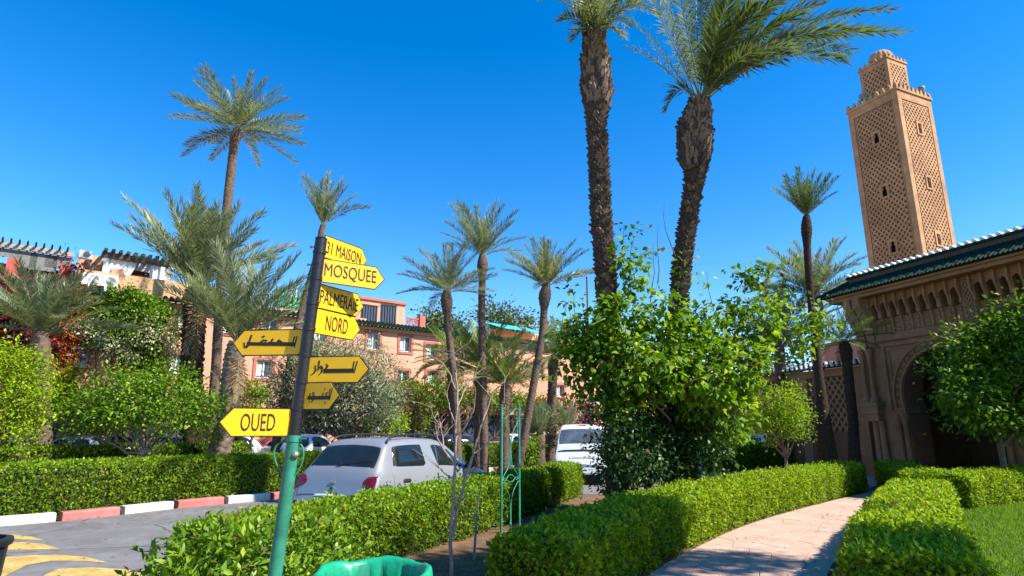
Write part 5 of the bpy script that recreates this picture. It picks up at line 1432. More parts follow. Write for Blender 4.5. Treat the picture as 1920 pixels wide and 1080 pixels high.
for fi, n in enumerate(faces):
    M_ = fm(n, mw / 2)
    m = MB(); pz = .50
    m.bbox((-mw / 2, 0, 0), (-mw / 2 + pz, .3, zs - .002), M_) if fi % 2 == 0 else m.bbox((-mw / 2 + .302, 0.002, 0), (-mw / 2 + pz, .3, zs - .002), M_)
    m.bbox((mw / 2 - pz, 0, 0), (mw / 2, .3, zs - .002), M_) if fi % 2 == 0 else m.bbox((mw / 2 - pz, 0.002, 0), (mw / 2 - .302, .3, zs - .002), M_)
    m.bbox((-mw / 2 + pz, 0.003, zs - .75), (mw / 2 - pz, .3, zs - .001), M_)
    # thin inner moulding
    for a, b in (((-mw / 2 + pz + .06, .05, 0), (-mw / 2 + pz + .14, .3, zs - .8)), ((mw / 2 - pz - .14, .05, 0), (mw / 2 - pz - .06, .3, zs - .8)), ((-mw / 2 + pz + .06, .051, zs - .92), (mw / 2 - pz - .06, .3, zs - .84))): m.bbox(a, b, M_)
    m.build('border', STONE2, min_)
    if fi < 2:
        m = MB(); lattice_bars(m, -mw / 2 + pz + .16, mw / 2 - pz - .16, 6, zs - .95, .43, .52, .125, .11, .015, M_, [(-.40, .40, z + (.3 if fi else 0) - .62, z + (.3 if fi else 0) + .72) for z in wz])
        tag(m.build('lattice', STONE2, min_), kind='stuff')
        for z in wz:
            z = z - (0.0 if fi == 0 else -1.0 if False else -.3)
            ww, wh = .46, .95
            W = empty('window', (0, 0, 0), 0, min_); W.matrix_parent_inverse = wmat(min_).inverted()
            m = MB()
            o_ = [(-ww / 2 - .17, z - wh / 2 - .15), (ww / 2 + .17, z - wh / 2 - .15), (ww / 2 + .17, z + wh / 2 + .22), (-ww / 2 - .17, z + wh / 2 + .22), (-ww / 2 - .17, z - wh / 2 - .15)]
            i_ = [(-ww / 2, z - wh / 2), (ww / 2, z - wh / 2), (ww / 2, z + wh / 2), (-ww / 2, z + wh / 2), (-ww / 2, z - wh / 2)]
            m.strip(i_, o_, .22, M_, y0=-.06); m.build('frame', STONE2, W)
            m = MB(); m.bbox((-ww / 2, .10, z - wh / 2), (ww / 2, .115, z + wh / 2), M_); m.build('opening', mat('painted_dark_opening', (.012, .009, .007), 1.0, spec=0.0) if fi == 0 else DEEPSTONE, W)  # flat dark plate paints the unlit inside of the window
            m = MB()
            for sg in (-1, 1): m.bbox((sg * ww * .5, .0, z + .12), (sg * ww * .30, .09, z + wh / 2), M_)
            m.build('lobed_head', STONE2, W)
    # string course and merlons
    m = MB(); e = .10
    m.bbox((-mw / 2 - (e if fi % 2 == 0 else -.0), -e, zs), (mw / 2 + (e if fi % 2 == 0 else 0), .3, zs + .22), M_); m.build('string_course', STONE2, min_)
    nm = 9
    for i in range(nm):
        if fi % 2 and i in (0, nm - 1): continue
        x = -mw / 2 + .1 + (mw - .2) * i / (nm - 1)
        m = MB(); m.bbox((x - .16, -.04, zs + .221), (x + .16, .16, zs + .50), M_); m.bbox((x - .10, -.038, zs + .501), (x + .10, .158, zs + .66), M_); m.bbox((x - .045, -.036, zs + .661), (x + .045, .156, zs + .76), M_); m.build('merlon', STONE2, min_)
    M2 = fm(n, lw / 2); pz = .30
    m = MB()
    x_ = 0 if fi % 2 == 0 else .202
    m.bbox((-lw / 2 + x_, .001 * (fi % 2), zs + .1), (-lw / 2 + pz, .2, zl - .002), M2); m.bbox((lw / 2 - pz, .001 * (fi % 2), zs + .1), (lw / 2 - x_, .2, zl - .002), M2)
    m.bbox((-lw / 2 + pz, .003, zl - .45), (lw / 2 - pz, .2, zl - .001), M2); m.build('border', STONE2, min_)
    m = MB(); lattice_bars(m, -lw / 2 + pz, lw / 2 - pz, zs + .1, zl - .45, .43, .55, .13, .10, .02, M2); tag(m.build('lattice', STONE2, min_), kind='stuff')
    m = MB(); m.bbox((-lw / 2 - (.08 if fi % 2 == 0 else 0), -.08, zl), (lw / 2 + (.08 if fi % 2 == 0 else 0), .2, zl + .16), M2); m.build('string_course', STONE2, min_)
    for i in range(6):
        if fi % 2 and i in (0, 5): continue
        x = -lw / 2 + .1 + (lw - .2) * i / 5
        m = MB(); m.bbox((x - .13, -.03, zl + .161), (x + .13, .12, zl + .38), M2); m.bbox((x - .07, -.028, zl + .381), (x + .07, .118, zl + .52), M2); m.build('merlon', STONE2, min_)
rows = []
DR = 1.02
for i in range(15):
    a = i / 14 * PI / 2; row = []
    for k in range(97):
        th = 2 * PI * k / 96; rr = DR * (math.cos(a) ** .8) * (1 + .07 * abs(math.sin(th * 8)) ** .6)
        row.append((rr * math.cos(th), rr * math.sin(th), zl + .62 + DR * 1.12 * math.sin(a)))
    rows.append(row)
m = MB(); m.grid(rows, MT); m.lathe([(DR * .97, zl), (DR * .97, zl + .55), (DR * 1.06, zl + .57), (DR * 1.06, zl + .64)], 32, MT); m.build('dome', STONE2, min_, smooth=60)
for sx, n in ((-.35, nL), (.62, nR)):
    M_ = fm(n, mw / 2); m = MB(); m.lathe([(.14, 0), (.2, .1), (.30, .35), (.30, .5), (.22, .52), (0, .4)], 14, M_ @ Matrix.Translation((sx * mw / 2, .12, zs + .66))); m.build('loudspeaker', mat('grey_plastic', (.2, .2, .2), .6), min_, smooth=True)
# ------------------------------------------------------------------ the carved portal
PO = Vector((12.9, 22.0, 0)); PE = Vector((.31, -.95, 0)).normalized()
PM = Matrix((PE, Vector((-PE.y, PE.x, 0)), Vector((0, 0, 1)))).transposed().to_4x4(); PM.translation = PO
portal = thing('mosque_portal', 'shaded carved stone portal with a horseshoe arch and green tiled eave', 'portal', PO)
def B(name, mt, *boxes, par=None, smooth=False):
    m = MB()
    for a, b in boxes: m.bbox(a, b, PM)
    return m.build(name, mt, par or portal, smooth)
def arch_pts(cx, zc, r, jamb, n=40, horse=R(22)):
    pts = [(cx - jamb, 0.0), (cx - jamb, zc - r * math.sin(horse) - .02)]
    for i in range(n + 1):
        a = PI + horse - (PI + 2 * horse) * i / n; pts.append((cx + r * math.cos(a), zc + r * math.sin(a) * (1.06 if math.sin(a) > 0 else 1)))
    pts += [(cx + jamb, zc - r * math.sin(horse) - .02), (cx + jamb, 0.0)]
    return pts
def arch_wall(m, x0, x1, z1, pts, cx, zc, y, mx):
    def to_rect(p):
        dx, dz = p[0] - cx, p[1] - zc
        if p[1] < zc - .05: return (x0 if dx < 0 else x1, p[1])
        t = 1e9
        if dx < -1e-6: t = min(t, (x0 - cx) / dx)
        if dx > 1e-6: t = min(t, (x1 - cx) / dx)
        if dz > 1e-6: t = min(t, (z1 - zc) / dz)
        return (cx + dx * t, zc + dz * t)
    out = [to_rect(p) for p in pts]
    for i in range(len(pts) - 1):
        a, b, c, d = pts[i], pts[i + 1], out[i + 1], out[i]
        extra = []
        if abs(c[0] - d[0]) > 1e-6 and abs(c[1] - d[1]) > 1e-6:
            extra = [(x0 if d[0] < cx else x1, z1)]
        poly = [a, b, c] + extra + [d]
        m.add([(p[0], y, p[1]) for p in poly], [tuple(range(len(poly)))], mx)
for bi, bx in enumerate((.0, 3.62)):
    cx, zc, r, jamb = (2.85, 2.72, 1.42, 1.34) if bi == 0 else (7.3, 2.72, 1.42, 1.34)
    pts = arch_pts(cx, zc, r, jamb)
    m = MB(); x0, x1 = ((.73, 4.97) if bi == 0 else (5.18, 9.2))
    arch_wall(m, x0, x1, 4.7, pts, cx, zc, 0.0, PM)
    if bi == 0: B('wall_strip', STONE, ((4.97, .0, 0), (5.18, .3, 4.7)))
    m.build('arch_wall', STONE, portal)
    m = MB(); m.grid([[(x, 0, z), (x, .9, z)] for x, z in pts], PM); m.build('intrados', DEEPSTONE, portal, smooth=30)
    # scalloped archivolt and its two mouldings
    for k in range(25):
        a = PI + R(18) - (PI + R(36)) * k / 24; rr = r + .17
        c = PM @ Vector((cx + rr * math.cos(a), -.0, zc + rr * 1.05 * math.sin(a)))
        m = MB(); m.lathe([(.088, -.03), (.088, .05), (.06, .075), (.058, .03), (.03, .02), (.0, .045)], 10, Matrix.Translation(c) @ PM.to_3x3().to_4x4() @ Matrix.Rotation(PI / 2, 4, 'X')); m.build('voussoir', STONE, portal)
    for rr, w, d in ((r + .30, .06, .06), (r + .02, .07, .07)):
        m = MB(); i_ = []; o_ = []
        for k in range(49):
            a = PI + R(20) - (PI + R(40)) * k / 48
            i_.append((cx + rr * math.cos(a), zc + rr * 1.05 * math.sin(a))); o_.append((cx + (rr + w) * math.cos(a), zc + (rr + w) * 1.05 * math.sin(a)))
        m.strip(i_, o_, d + .0, PM, y0=-d); m.build('arch_moulding', STONE, portal)
    # square frame round the arch
    B('alfiz', STONE, ((x0 + .12, -.07, 2.3), (x0 + .24, -.001, 4.5)), ((x1 - .24, -.07, 2.3), (x1 - .12, -.001, 4.5)), ((x0 + .12, -.071, 4.5), (x1 - .12, -.001, 4.62)))
    B('alfiz', STONE, ((x0 + .34, -.04, 2.3), (x0 + .40, -.001, 4.38)), ((x1 - .40, -.04, 2.3), (x1 - .34, -.001, 4.38)), ((x0 + .34, -.041, 4.38), (x1 - .34, -.001, 4.44)))
    # carved band left of the arch: rows of small bosses
    for sx in (x0 + .29, x1 - .29):
        m = MB()
        for k in range(15): m.lathe([(.035, 0), (.02, .025), (0, .03)], 8, PM @ Matrix.Translation((sx, 0, 2.45 + k * .135)) @ Matrix.Rotation(PI / 2, 4, 'X'))
        m.build('carved_band', STONE, portal)
    # impost, jamb columns with capitals
    for sx in (cx - jamb, cx + jamb):
        sg = -1 if sx < cx else 1
        B('impost', STONE, ((sx - .02 * sg, -.16, 2.20), (sx + .3 * sg, .5, 2.30)), ((sx - .05 * sg, -.2, 2.301), (sx + .34 * sg, .5, 2.38)))
        for q in (.1, .34):
            m = MB(); m.lathe([(.14, 0), (.14, .12), (.10, .18), (.085, .24), (.08, 1.75), (.10, 1.8), (.085, 1.83), (.13, 2.08), (.15, 2.19)], 16, PM @ Matrix.Translation((sx + q * sg, -.08, 0))); m.build('column', STONE, portal, smooth=40)
    # dado panels beside the opening, and the plain band above the frame
    B('string_course', STONE, ((x0, -.10, 4.70), (x1, .2, 4.86)), ((x0, -.06, 4.861), (x1, .2, 4.95)))
    # hanging niches (muqarnas) under the eave
    x0, x1 = bx + .73, bx + 3.97
    nn = 9; wv = (x1 - x0) / nn
    B('niche_back', DEEPSTONE, ((x0, .18, 4.95), (x1, .3, 6.3)))
    for k in range(nn):
        xc = x0 + (k + .5) * wv
        m = MB()
        # panel with a lobed head below, arch hood above
        hp = []
        for j in range(13):
            a = PI - PI * j / 12; rr = wv * (.33 + .05 * abs(math.sin(a * 3))); hp.append((xc + rr * math.cos(a), 5.86 + rr * 1.35 * math.sin(a)))
        inner = [(xc - wv * .33, 5.5)] + hp + [(xc + wv * .33, 5.5)]
        outer = [(xc - wv * .5, 5.5), (xc - wv * .5, 5.8)] + [(xc + max(-.5, min(.5, (p[0] - xc) / wv * 1.6)) * wv, 6.3) for p in hp[1:-1]] + [(xc + wv * .5, 5.8), (xc + wv * .5, 5.5)]
        m.strip(inner, outer, .36, PM, y0=-.18); m.build('niche_hood', STONE, portal)
        m = MB(); m.bbox((xc - wv * .42, .02, 4.95), (xc + wv * .42, .18, 5.5), PM)
        for z in (5.05, 5.2, 5.35): m.lathe([(wv * .26, 0), (wv * .16, .04), (0, .05)], 8, PM @ Matrix.Translation((xc, .02, z)) @ Matrix.Rotation(PI / 2, 4, 'X'))
        m.build('niche_panel', STONE, portal)
    for k in range(nn + 1):
        xb = x0 + k * wv
        m = MB()
        m.prism([(-.0, 4.96), (-.06, 4.96), (-.07, 5.3), (-.12, 5.5), (-.22, 5.72), (-.30, 5.9), (-.30, 6.29), (.15, 6.29), (.15, 4.96)], wv * .16, PM @ Matrix.Translation((xb + wv * .08, 0, 0)) @ Matrix.Rotation(PI / 2, 4, 'Z'), y0=0)
        m.build('corbel', STONE, portal)
# pilaster strips and end pier
for x0, x1 in ((3.97, 4.35), (7.59, 7.97)):
    B('pilaster', STONE, ((x0 + .002, -.14, 4.952), (x1 - .002, .3, 6.3)))
    m = MB(); lattice_bars(m, x0 + .07, x1 - .07, 5.0, 6.2, .12, .17, .035, .03, -.17, PM); m.build('pilaster_lattice', STONE, portal)
B('end_pier', STONE, ((-.05, .0, 2.6), (.73, .6, 6.3)), ((.18, .02, 0), (.73, .58, 2.6)))
# stepped console at the left corner carrying the eave
prof = [(0, 4.5), (-.10, 4.55), (-.14, 4.9), (-.22, 5.3), (-.40, 5.7), (-.62, 6.0), (-.62, 6.3), (.0, 6.3)]
for xo in (.02, .40):
    m = MB(); m.prism(prof, .30, PM @ Matrix.Translation((xo + .30, .0, 0)) @ Matrix.Rotation(PI / 2, 4, 'Z')); m.build('console', STONE, portal)
m = MB(); m.prism([(-.05, 4.6), (-.25, 5.2), (-.55, 5.8), (-.62, 6.3), (-.05, 6.3)], .5, PM @ Matrix.Translation((0, .05, 0))); m.build('console', STONE, portal)
for x in (.12, .42):
    for y in (-.16,):
        m = MB(); m.lathe([(.14, 2.62), (.14, 2.74), (.09, 2.82), (.075, 2.9), (.07, 4.0), (.09, 4.05), (.075, 4.08), (.12, 4.3), (.14, 4.48)], 14, PM @ Matrix.Translation((x, y, 0))); m.build('colonette', STONE, portal, smooth=40)
B('colonette_base', STONE, ((-.12, -.36, 2.45), (.66, 0, 2.60)), ((-.08, -.32, 2.2), (.62, -.0, 2.449)), ((.0, -.25, 1.95), (.55, -.0, 2.199)))
m = MB()
for x in (.28, .52): m.lathe([(.15, 0), (.15, .2), (.11, .26), (.10, 1.9), (.13, 1.95)], 14, PM @ Matrix.Translation((x, -.10, 0)))
m.build('pier_columns', STONE, portal, smooth=40)
# upper wall, dark interior
B('upper_wall', STONE, ((-.05, .302, 4.70), (9.2, .9, 6.6)))
m = MB(); m.add([(-.6, .61, 0), (9.2, .61, 0)], [], PM)
B('inner_wall', DEEPSTONE, ((.3, 4.2, 0), (9.2, 4.4, 6.2)), ((.2, .7, 0), (.4, 4.2, 6.2)))
B('ceiling', DARKWOOD, ((.2, .92, 5.2), (9.2, 4.3, 5.4)))
m = MB(); i_ = arch_pts(2.2, 2.2, .55, .45, 20); m.strip(i_, [(2.2 + (p[0] - 2.2) * 1.25, p[1] * 1.12) for p in i_], .1, PM, y0=4.1); m.build('inner_door_frame', STONE, portal)
m = MB(); m.prism(i_, .02, PM, y0=4.17); m.build('inner_door', DARKWOOD, portal)
B('light_stop_wall', DEEPSTONE, ((9.2, .3, 0), (9.4, 4.4, 6.2)))  # unseen end wall added to keep light out of the interior
# eave: moulded soffit, green tile rows, ridge with caps painted white as glints
B('eave_moulding', STONE, ((-.62, -.62, 6.3), (9.2, .9, 6.42)), ((-.70, -.70, 6.421), (9.2, .9, 6.50)))
B('fascia', GREENTILE, ((-.76, -.76, 6.501), (9.2, -.66, 6.58)))
y0e, z0e, y1e, z1e = -.86, 6.50, -.05, 7.02
B('roof_deck', DARKWOOD, ((-.6, -.06, 6.502), (9.2, 3.0, 6.98)))
m = MB(); m.add([(-.75, y0e + .06, z0e + .05), (9.2, y0e + .06, z0e + .05), (9.2, y1e, z1e), (-.1, y1e, z1e)], [(0, 1, 2, 3)], PM); m.build('tile_bed', GREENTILE, portal)
def tile(mx, L=.97, r=.055):
    m = MB(); vs = []
    for y, z in ((0, 0), (L * .84, L * .54)):
        for k in range(6): a = PI * k / 5; vs.append((-r * math.cos(a), y, z + r * math.sin(a)))
    m.add(vs, [(k, k + 1, k + 7, k + 6) for k in range(5)] + [(0, 5, 4, 3, 2, 1)]); return m
tm = tile(None).mesh('roof_tile', GREENTILE)
k = 0
for i in range(70):
    x = -.68 + i * .135
    sh = max(0.25, min(1, (x + .75 + .12) / .75)) if x < 0 else 1
    link('roof_tile', tm, portal, True, PM @ Matrix.Translation((x, y0e, z0e + .02)) @ Matrix.Diagonal((1, sh, sh, 1)))
B('ridge_beam', DARKWOOD, ((-.12, -.12, 7.03), (9.2, .25, 7.18)))
B('ridge', GREENTILE, ((-.14, -.16, 7.181), (9.2, .3, 7.27)))
cm = MB(); cm.lathe([(.0, -.16), (.055, -.15), (.065, 0), (.05, .03), (0, .045)], 8, Matrix.Rotation(PI / 2, 4, 'X'))
cm = cm.mesh('ridge_cap', WHITECAP, True)
for i in range(40):
    link('ridge_cap', cm, portal, True, PM @ Matrix.Translation((-.08 + i * .235, -.12, 7.335)))
# hip return of the eave at the left corner, seen as a small bright tiled slope
m = MB(); m.add([(-.86, -.86, 6.52), (-.10, -.05, 7.04), (-.10, 2.5, 7.04), (-.86, 2.5, 6.52)], [(3, 2, 1, 0)], PM); m.build('tile_bed', GREENTILE, portal)
mixt = WHITECAP
for i in range(14):
    y = -.70 + i * .23
    o = link('roof_tile', tm, portal, True, PM @ Matrix.Translation((-.88, y, 6.54)) @ Matrix.Rotation(-PI / 2, 4, 'Z') @ Matrix.Diagonal((1.2, max(.25, min(.86, (y + .95) / .8)), max(.25, min(.86, (y + .95) / .8)), 1)))
m = MB(); m.bar(PM @ Vector((-.92, -.92, 6.56)), PM @ Vector((-.10, -.08, 7.10)), .12, .09); m.build('hip_ridge', GREENTILE, portal)
# ------------------------------------------------------------------ lattice wall with green coping and painted white glints, wall behind
wl_ = thing('garden_wall', 'low mosque wall with carved lattice panels and a green tiled coping with white glints', 'wall', PM @ Vector((-6, .9, 0)))
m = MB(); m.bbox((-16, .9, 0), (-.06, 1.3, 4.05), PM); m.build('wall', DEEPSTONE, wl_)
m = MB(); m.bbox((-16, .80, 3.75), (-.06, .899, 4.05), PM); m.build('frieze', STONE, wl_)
for x in (-15, -12.2, -9.4, -6.6, -3.8, -1.0):
    m = MB(); m.bbox((x - .25, .72, 0), (x + .25, .899, 3.75), PM); m.build('pilaster', STONE, wl_)
for x in (-12.2, -9.4, -6.6, -3.8, -1.0):
    m = MB(); lattice_bars(m, x - 2.5, x - .3, 1.6, 3.7, .3, .36, .08, .08, .81, PM); m.build('lattice_panel', STONE, wl_)
for i in range(118):
    x = -15.9 + i * .135
    for yb, zb_, mt in ((.62, 4.07, 0),):
        o = link('coping_tile', TILEA if i % 2 and 'TILEA' in globals() else tm, wl_, True, PM @ Matrix.Translation((x, yb, zb_)) @ Matrix.Diagonal((1, .5, .5, 1)))
wm = MB(); wm.lathe([(0, -.1), (.05, -.09), (.055, 0), (0, .03)], 8, Matrix.Rotation(PI / 2, 4, 'X')); wm = wm.mesh('glint_coping_tile', WHITECAP, True)
for r_ in range(3):
    for i in range(60):
        link('glint_coping_tile', wm, wl_, True, PM @ Matrix.Translation((-15.85 + i * .27 + .13 * (r_ % 2), .66 + r_ * .12, 4.17 + r_ * .08)))
m = MB(); m.add([(-16, .60, 4.06), (-.06, .60, 4.06), (-.06, 1.3, 4.36), (-16, 1.3, 4.36)], [(0, 1, 2, 3)], PM); m.build('coping_bed', GREENTILE, wl_)
bw = thing('rear_building', 'plain sunlit pink building behind the lattice wall, left of the portal', 'building', PM @ Vector((-5, 9, 0)))
m = MB(); m.bbox((-9, 6.5, 0), (.5, 15, 5.9), PM); m.build('wall', PINK, bw)
m = MB(); m.bbox((-9.1, 6.4, 5.901), (.6, 15.1, 6.05), PM); m.build('coping', PINKTRIM, bw)
# mosque hall behind the portal
hall = thing('mosque_hall', 'plain wall of the mosque hall rising behind the portal roof', 'building', PM @ Vector((6, 6, 0)))
m = MB(); m.bbox((.8, 4.6, 0), (14, 12, 6.4), PM); m.build('wall', STONE, hall)
# ------------------------------------------------------------------ street lamp and mast
c = P(1108, 800, 30); c.z = 0
lamp = thing('street_lamp', 'thin grey street lamp whose head shows left of the left tall palm', 'street lamp', c)
top = P(1110, 518, 30)
m = MB(); m.tube([c, Vector((c.x, 30, top.z))], [.07, .045], 10); m.build('pole', STEEL, lamp, smooth=True)
m = MB(); m.bar((c.x + .05, 30, top.z), (c.x - .35, 29.9, top.z + .08), .06); m.build('arm', STEEL, lamp)
m = MB(); m.box((c.x - .5, 29.85, top.z + .1), (.6, .25, .12), taper=.7); m.build('lamp_head', WHITEFRAME, lamp)
# ------------------------------------------------------------------ broad-leaved trees and shrubs
def cl(lst, Y):
    out = []
    for it in lst:
        px, py, rx, rz = it[:4]; dy = it[4] if len(it) > 4 else 0.0; w = it[5] if len(it) > 5 else 1.0
        k = ppm(Y + dy)
        out.append((tuple(P(px, py, Y + dy)), (rx * k, 0.5 * (rx + rz) * k * 0.9, rz * k), w))
    return out
MY = 12.7
mul = cl([(1115, 630, 56, 46, -1.1), (1185, 500, 24, 50, -1.2), (1160, 600, 48, 40, -1.3), (1235, 590, 50, 44, -1.1), (1320, 615, 46, 42, -.6), (1420, 598, 42, 40, -.6), (1455, 560, 26, 24, -.2),
          (1375, 590, 28, 26, 0), (1530, 612, 34, 18, -.4), (1495, 640, 30, 28, -.2), (1100, 690, 52, 48, -1.1), (1190, 690, 74, 58, -1.3), (1320, 690, 80, 62, -.9), (1390, 690, 52, 60, -.5),
          (1150, 750, 56, 40, -1.2, .8), (1380, 770, 48, 48, -.3), (1405, 520, 20, 18), (1440, 505, 14, 20), (1072, 640, 34, 40, -1.0), (1290, 510, 14, 34, 0, .6), (1515, 585, 16, 24, 0, .6), (1350, 820, 46, 32, .1, .9), (1270, 640, 60, 44, -1.0), (1290, 700, 70, 40, -1.4, .8), (1240, 690, 60, 36, -1.3, .8), (1200, 745, 50, 34, -1.2, .8), (1330, 750, 50, 34, -1.0, .8)], MY)
spr = cl([(1245, 380, 10, 12, 0, .4), (1232, 425, 7, 10, 0, .25), (1190, 445, 14, 24, 0, .7), (1172, 420, 8, 14, 0, .3), (1325, 510, 9, 22, 0, .5), (1060, 570, 18, 12, .4, .5), (1075, 545, 12, 10, .2, .4), (1225, 455, 14, 18, 0, .5), (1520, 560, 14, 16, 0, .4), (1160, 470, 14, 14, 0, .4)], MY)
mb = G(1262, 990); mb = Vector((P(1262, 900, MY).x, MY + .5, 0))
mt_ = tree('mulberry_tree', 'bushy bright green tree wrapped around the two tall palm trunks', 'tree', mb, mul + spr, 9800, 0.13, L_MULB, 51,
           trunk=[(mb.x + .08, MY + .4, 1.1), (mb.x, MY + .4, 2.0)], r=0.09, limbs=30, clump=0.115, per=14, wr=0.72, droop=0.4, shell=0.62)
g = np.random.default_rng(3)
m = MB()
for (cc, rr, w) in spr:
    a = Vector(cc); b_ = Vector((a.x + g.normal() * .12, a.y + .1, max(2.6, a.z - 1.3)))
    pts, rs = limb(b_, a, .014, .004, g, .05); m.tube(pts, rs, 5, cap=False)
tag(m.build('twigs', BARK, mt_, smooth=True), kind='stuff')
def bush(name, label, lst, Y, n, L, mt, seed, group=None, base=None, clump=0.13, per=18, r=0.05, bark=None, limbs=8, wr=0.55, trunk=None, shell=0.6, droop=0.1, cat='shrub'):
    c = cl(lst, Y)
    x = sum(q[0][0] for q in c) / len(c)
    bx = P(base, 850, Y).x if base else x
    return tree(name, label, cat, (bx, Y, 0), c, n, L, mt, seed, trunk=trunk, r=r, bark=bark, limbs=limbs, group=group, clump=clump, per=per, wr=wr, shell=shell, droop=droop)
bush('shrub', 'climbing shrub with leaves darkened as shade round the foot of the two tall palms', [(1195, 840, 55, 60), (1165, 880, 40, 50), (1245, 850, 60, 60), (1300, 820, 60, 60), (1210, 780, 60, 50), (1280, 770, 60, 40), (1150, 810, 36, 70, -1.2), (1165, 880, 40, 40, -1.1), (1200, 840, 40, 60, -1.0)], 12.4, 13500, 0.085, L_DARK, 52)  # dark leaf colour stands for the shade under the canopy
bush('lime_shrub', 'round bright lime shrub at the right edge of the bushy tree, left of the portal', [(1450, 760, 48, 48), (1485, 780, 30, 40, -.2), (1440, 800, 40, 34, .2), (1478, 735, 24, 22)], 17.5, 5200, 0.075, L_LIME, 53, limbs=14)
# citrus trees
CT2 = 8.3
bush('citrus_tree', 'round dark green citrus tree at the right edge in front of the portal', [(1865, 660, 70, 58), (1815, 690, 50, 52, .4), (1915, 640, 70, 74, -.4), (1890, 725, 90, 52), (1815, 735, 44, 40, -.4), (1940, 700, 80, 80, .5), (1800, 655, 34, 28), (1850, 770, 76, 34, 0, 1.2), (1905, 780, 60, 34, 0, 1.2), (1895, 590, 36, 26), (1780, 700, 30, 26)], 15.6, 15500, 0.13, L_CITRUS, 54, base=1872, limbs=16, r=0.07, clump=0.17, per=16, shell=0.65, cat='tree')
tree('citrus_tree', 'citrus tree beside the lawn just outside the right edge of the photo', 'tree', (5.95, 4.3, 0), [((5.8, 4.6, 3.1), (.95, .95, .75)), ((6.3, 4.3, 2.7), (.9, .9, .7)), ((5.9, 3.8, 3.0), (.9, .8, .6))], 9000, 0.085, L_CITRUS, 55, r=.06)
tree('tall_tree', 'tall dense tree standing outside the right edge whose shadow falls on the path hedge', 'tree', (9.6, 3.2, 0), [((8.7, 3.05, 9.6), (.9, .9, .9)), ((9.5, 3.75, 9.8), (1.0, 1.0, .8)), ((9.9, 4.6, 9.6), (.8, .9, .9)), ((9.1, 4.2, 9.9), (.9, .9, .7)), ((9.1, 2.7, 9.7), (.9, .8, .8)), ((11.0, 4.9, 9.8), (.7, .5, .4)), ((12.1, 4.7, 9.7), (.6, .5, .4))], 19000, 0.16, L_CITRUS, 56, r=.14, clump=0.22)
bush('citrus_tree', 'wide citrus tree with a forked pale trunk behind the kerbside hedge', [(260, 745, 75, 45), (190, 770, 60, 45, .3), (340, 760, 62, 50, -.3), (270, 778, 100, 26), (215, 720, 45, 30), (320, 720, 50, 34), (150, 790, 40, 35), (385, 780, 30, 45, .4)], 15.6, 11000, 0.095, L_SHRUB, 57, base=285, limbs=26, r=0.06, bark=PALEBARK, clump=0.17, per=18, cat='tree')
bush('lime_shrub', 'large yellow green shrub at the left edge above the kerbside hedge', [(20, 740, 60, 85), (55, 700, 34, 50), (10, 680, 40, 40), (60, 770, 34, 40), (30, 810, 26, 30), (-30, 740, 60, 90)], 15.0, 9000, 0.085, L_LIME, 58, clump=0.15, limbs=18)
bush('lime_shrub', 'small yellow leaved sprig in front of the hedge below the large yellow green shrub', [(40, 815, 16, 22), (48, 838, 9, 10)], 14.0, 420, 0.07, L_LIME, 59, limbs=6, r=.015)
bush('olive_tree', 'wide grey green olive tree behind the signpost', [(640, 690, 85, 60), (590, 730, 80, 50, .4), (690, 720, 62, 65), (560, 690, 60, 50, .2), (650, 760, 76, 38), (715, 760, 26, 44), (545, 745, 36, 46), (610, 665, 44, 26)], 20.0, 21000, 0.13, L_OLIVE, 60, base=660, limbs=34, r=.11, wr=.28, clump=.22, per=26, trunk=None, cat='tree')
bush('shrub', 'bright green rounded shrub behind the silver car roof', [(705, 797, 30, 15), (735, 793, 26, 20), (680, 803, 22, 12)], 21, 2600, 0.10, L_LIME, 61)
bush('shrub', 'yellow green shrub against the pink house left of the signpost', [(470, 742, 26, 24), (488, 735, 18, 16)], 24, 1500, 0.12, L_LIME, 62)
bush('shrub', 'red tinged shrub at the foot of the pink house right of the olive tree', [(770, 760, 30, 34), (765, 735, 24, 18), (780, 790, 20, 18)], 28.5, 1800, 0.13, L_REDGREEN, 63)
bush('shrub', 'green shrub growing by the kerb behind the trellis', [(993, 840, 14, 18), (985, 855, 12, 10)], 24.5, 700, 0.12, L_SHRUB, 64)
bush('shrub', 'pale green shrub by the parked cars between the low palms', [(1000, 800, 20, 26), (1040, 812, 14, 16)], 27, 900, 0.14, L_OLIVE, 65)
bush('magenta_bougainvillea', 'magenta bougainvillea behind the white van roof', [(1104, 790, 14, 24), (1112, 770, 14, 18), (1098, 775, 12, 12)], 30, 1100, 0.14, L_MAGENTA, 66)
bush('distant_tree', 'olive brown round tree rising behind the pink house roof', [(815, 600, 26, 20), (845, 612, 20, 14), (800, 612, 14, 12)], 52, 1800, 0.3, L_PINE, 67, clump=.5, cat='tree')
bush('distant_tree', 'distant green tree behind the pink house right of the tall thin palms', [(930, 600, 40, 26), (985, 606, 30, 18)], 56, 2200, 0.32, L_PINE, 68, clump=.5, cat='tree')
bush('distant_tree', 'distant dark tree behind the tree wrapped palms', [(1100, 640, 50, 30), (1180, 660, 60, 30), (1060, 620, 26, 20)], 60, 2600, 0.35, L_DARK, 69, clump=.6, cat='tree')
bush('distant_tree', 'distant dark tree between the bushy tree and the mosque wall', [(1470, 690, 60, 50), (1400, 700, 60, 50)], 46, 2600, 0.35, L_DARK, 70, clump=.6, cat='tree')
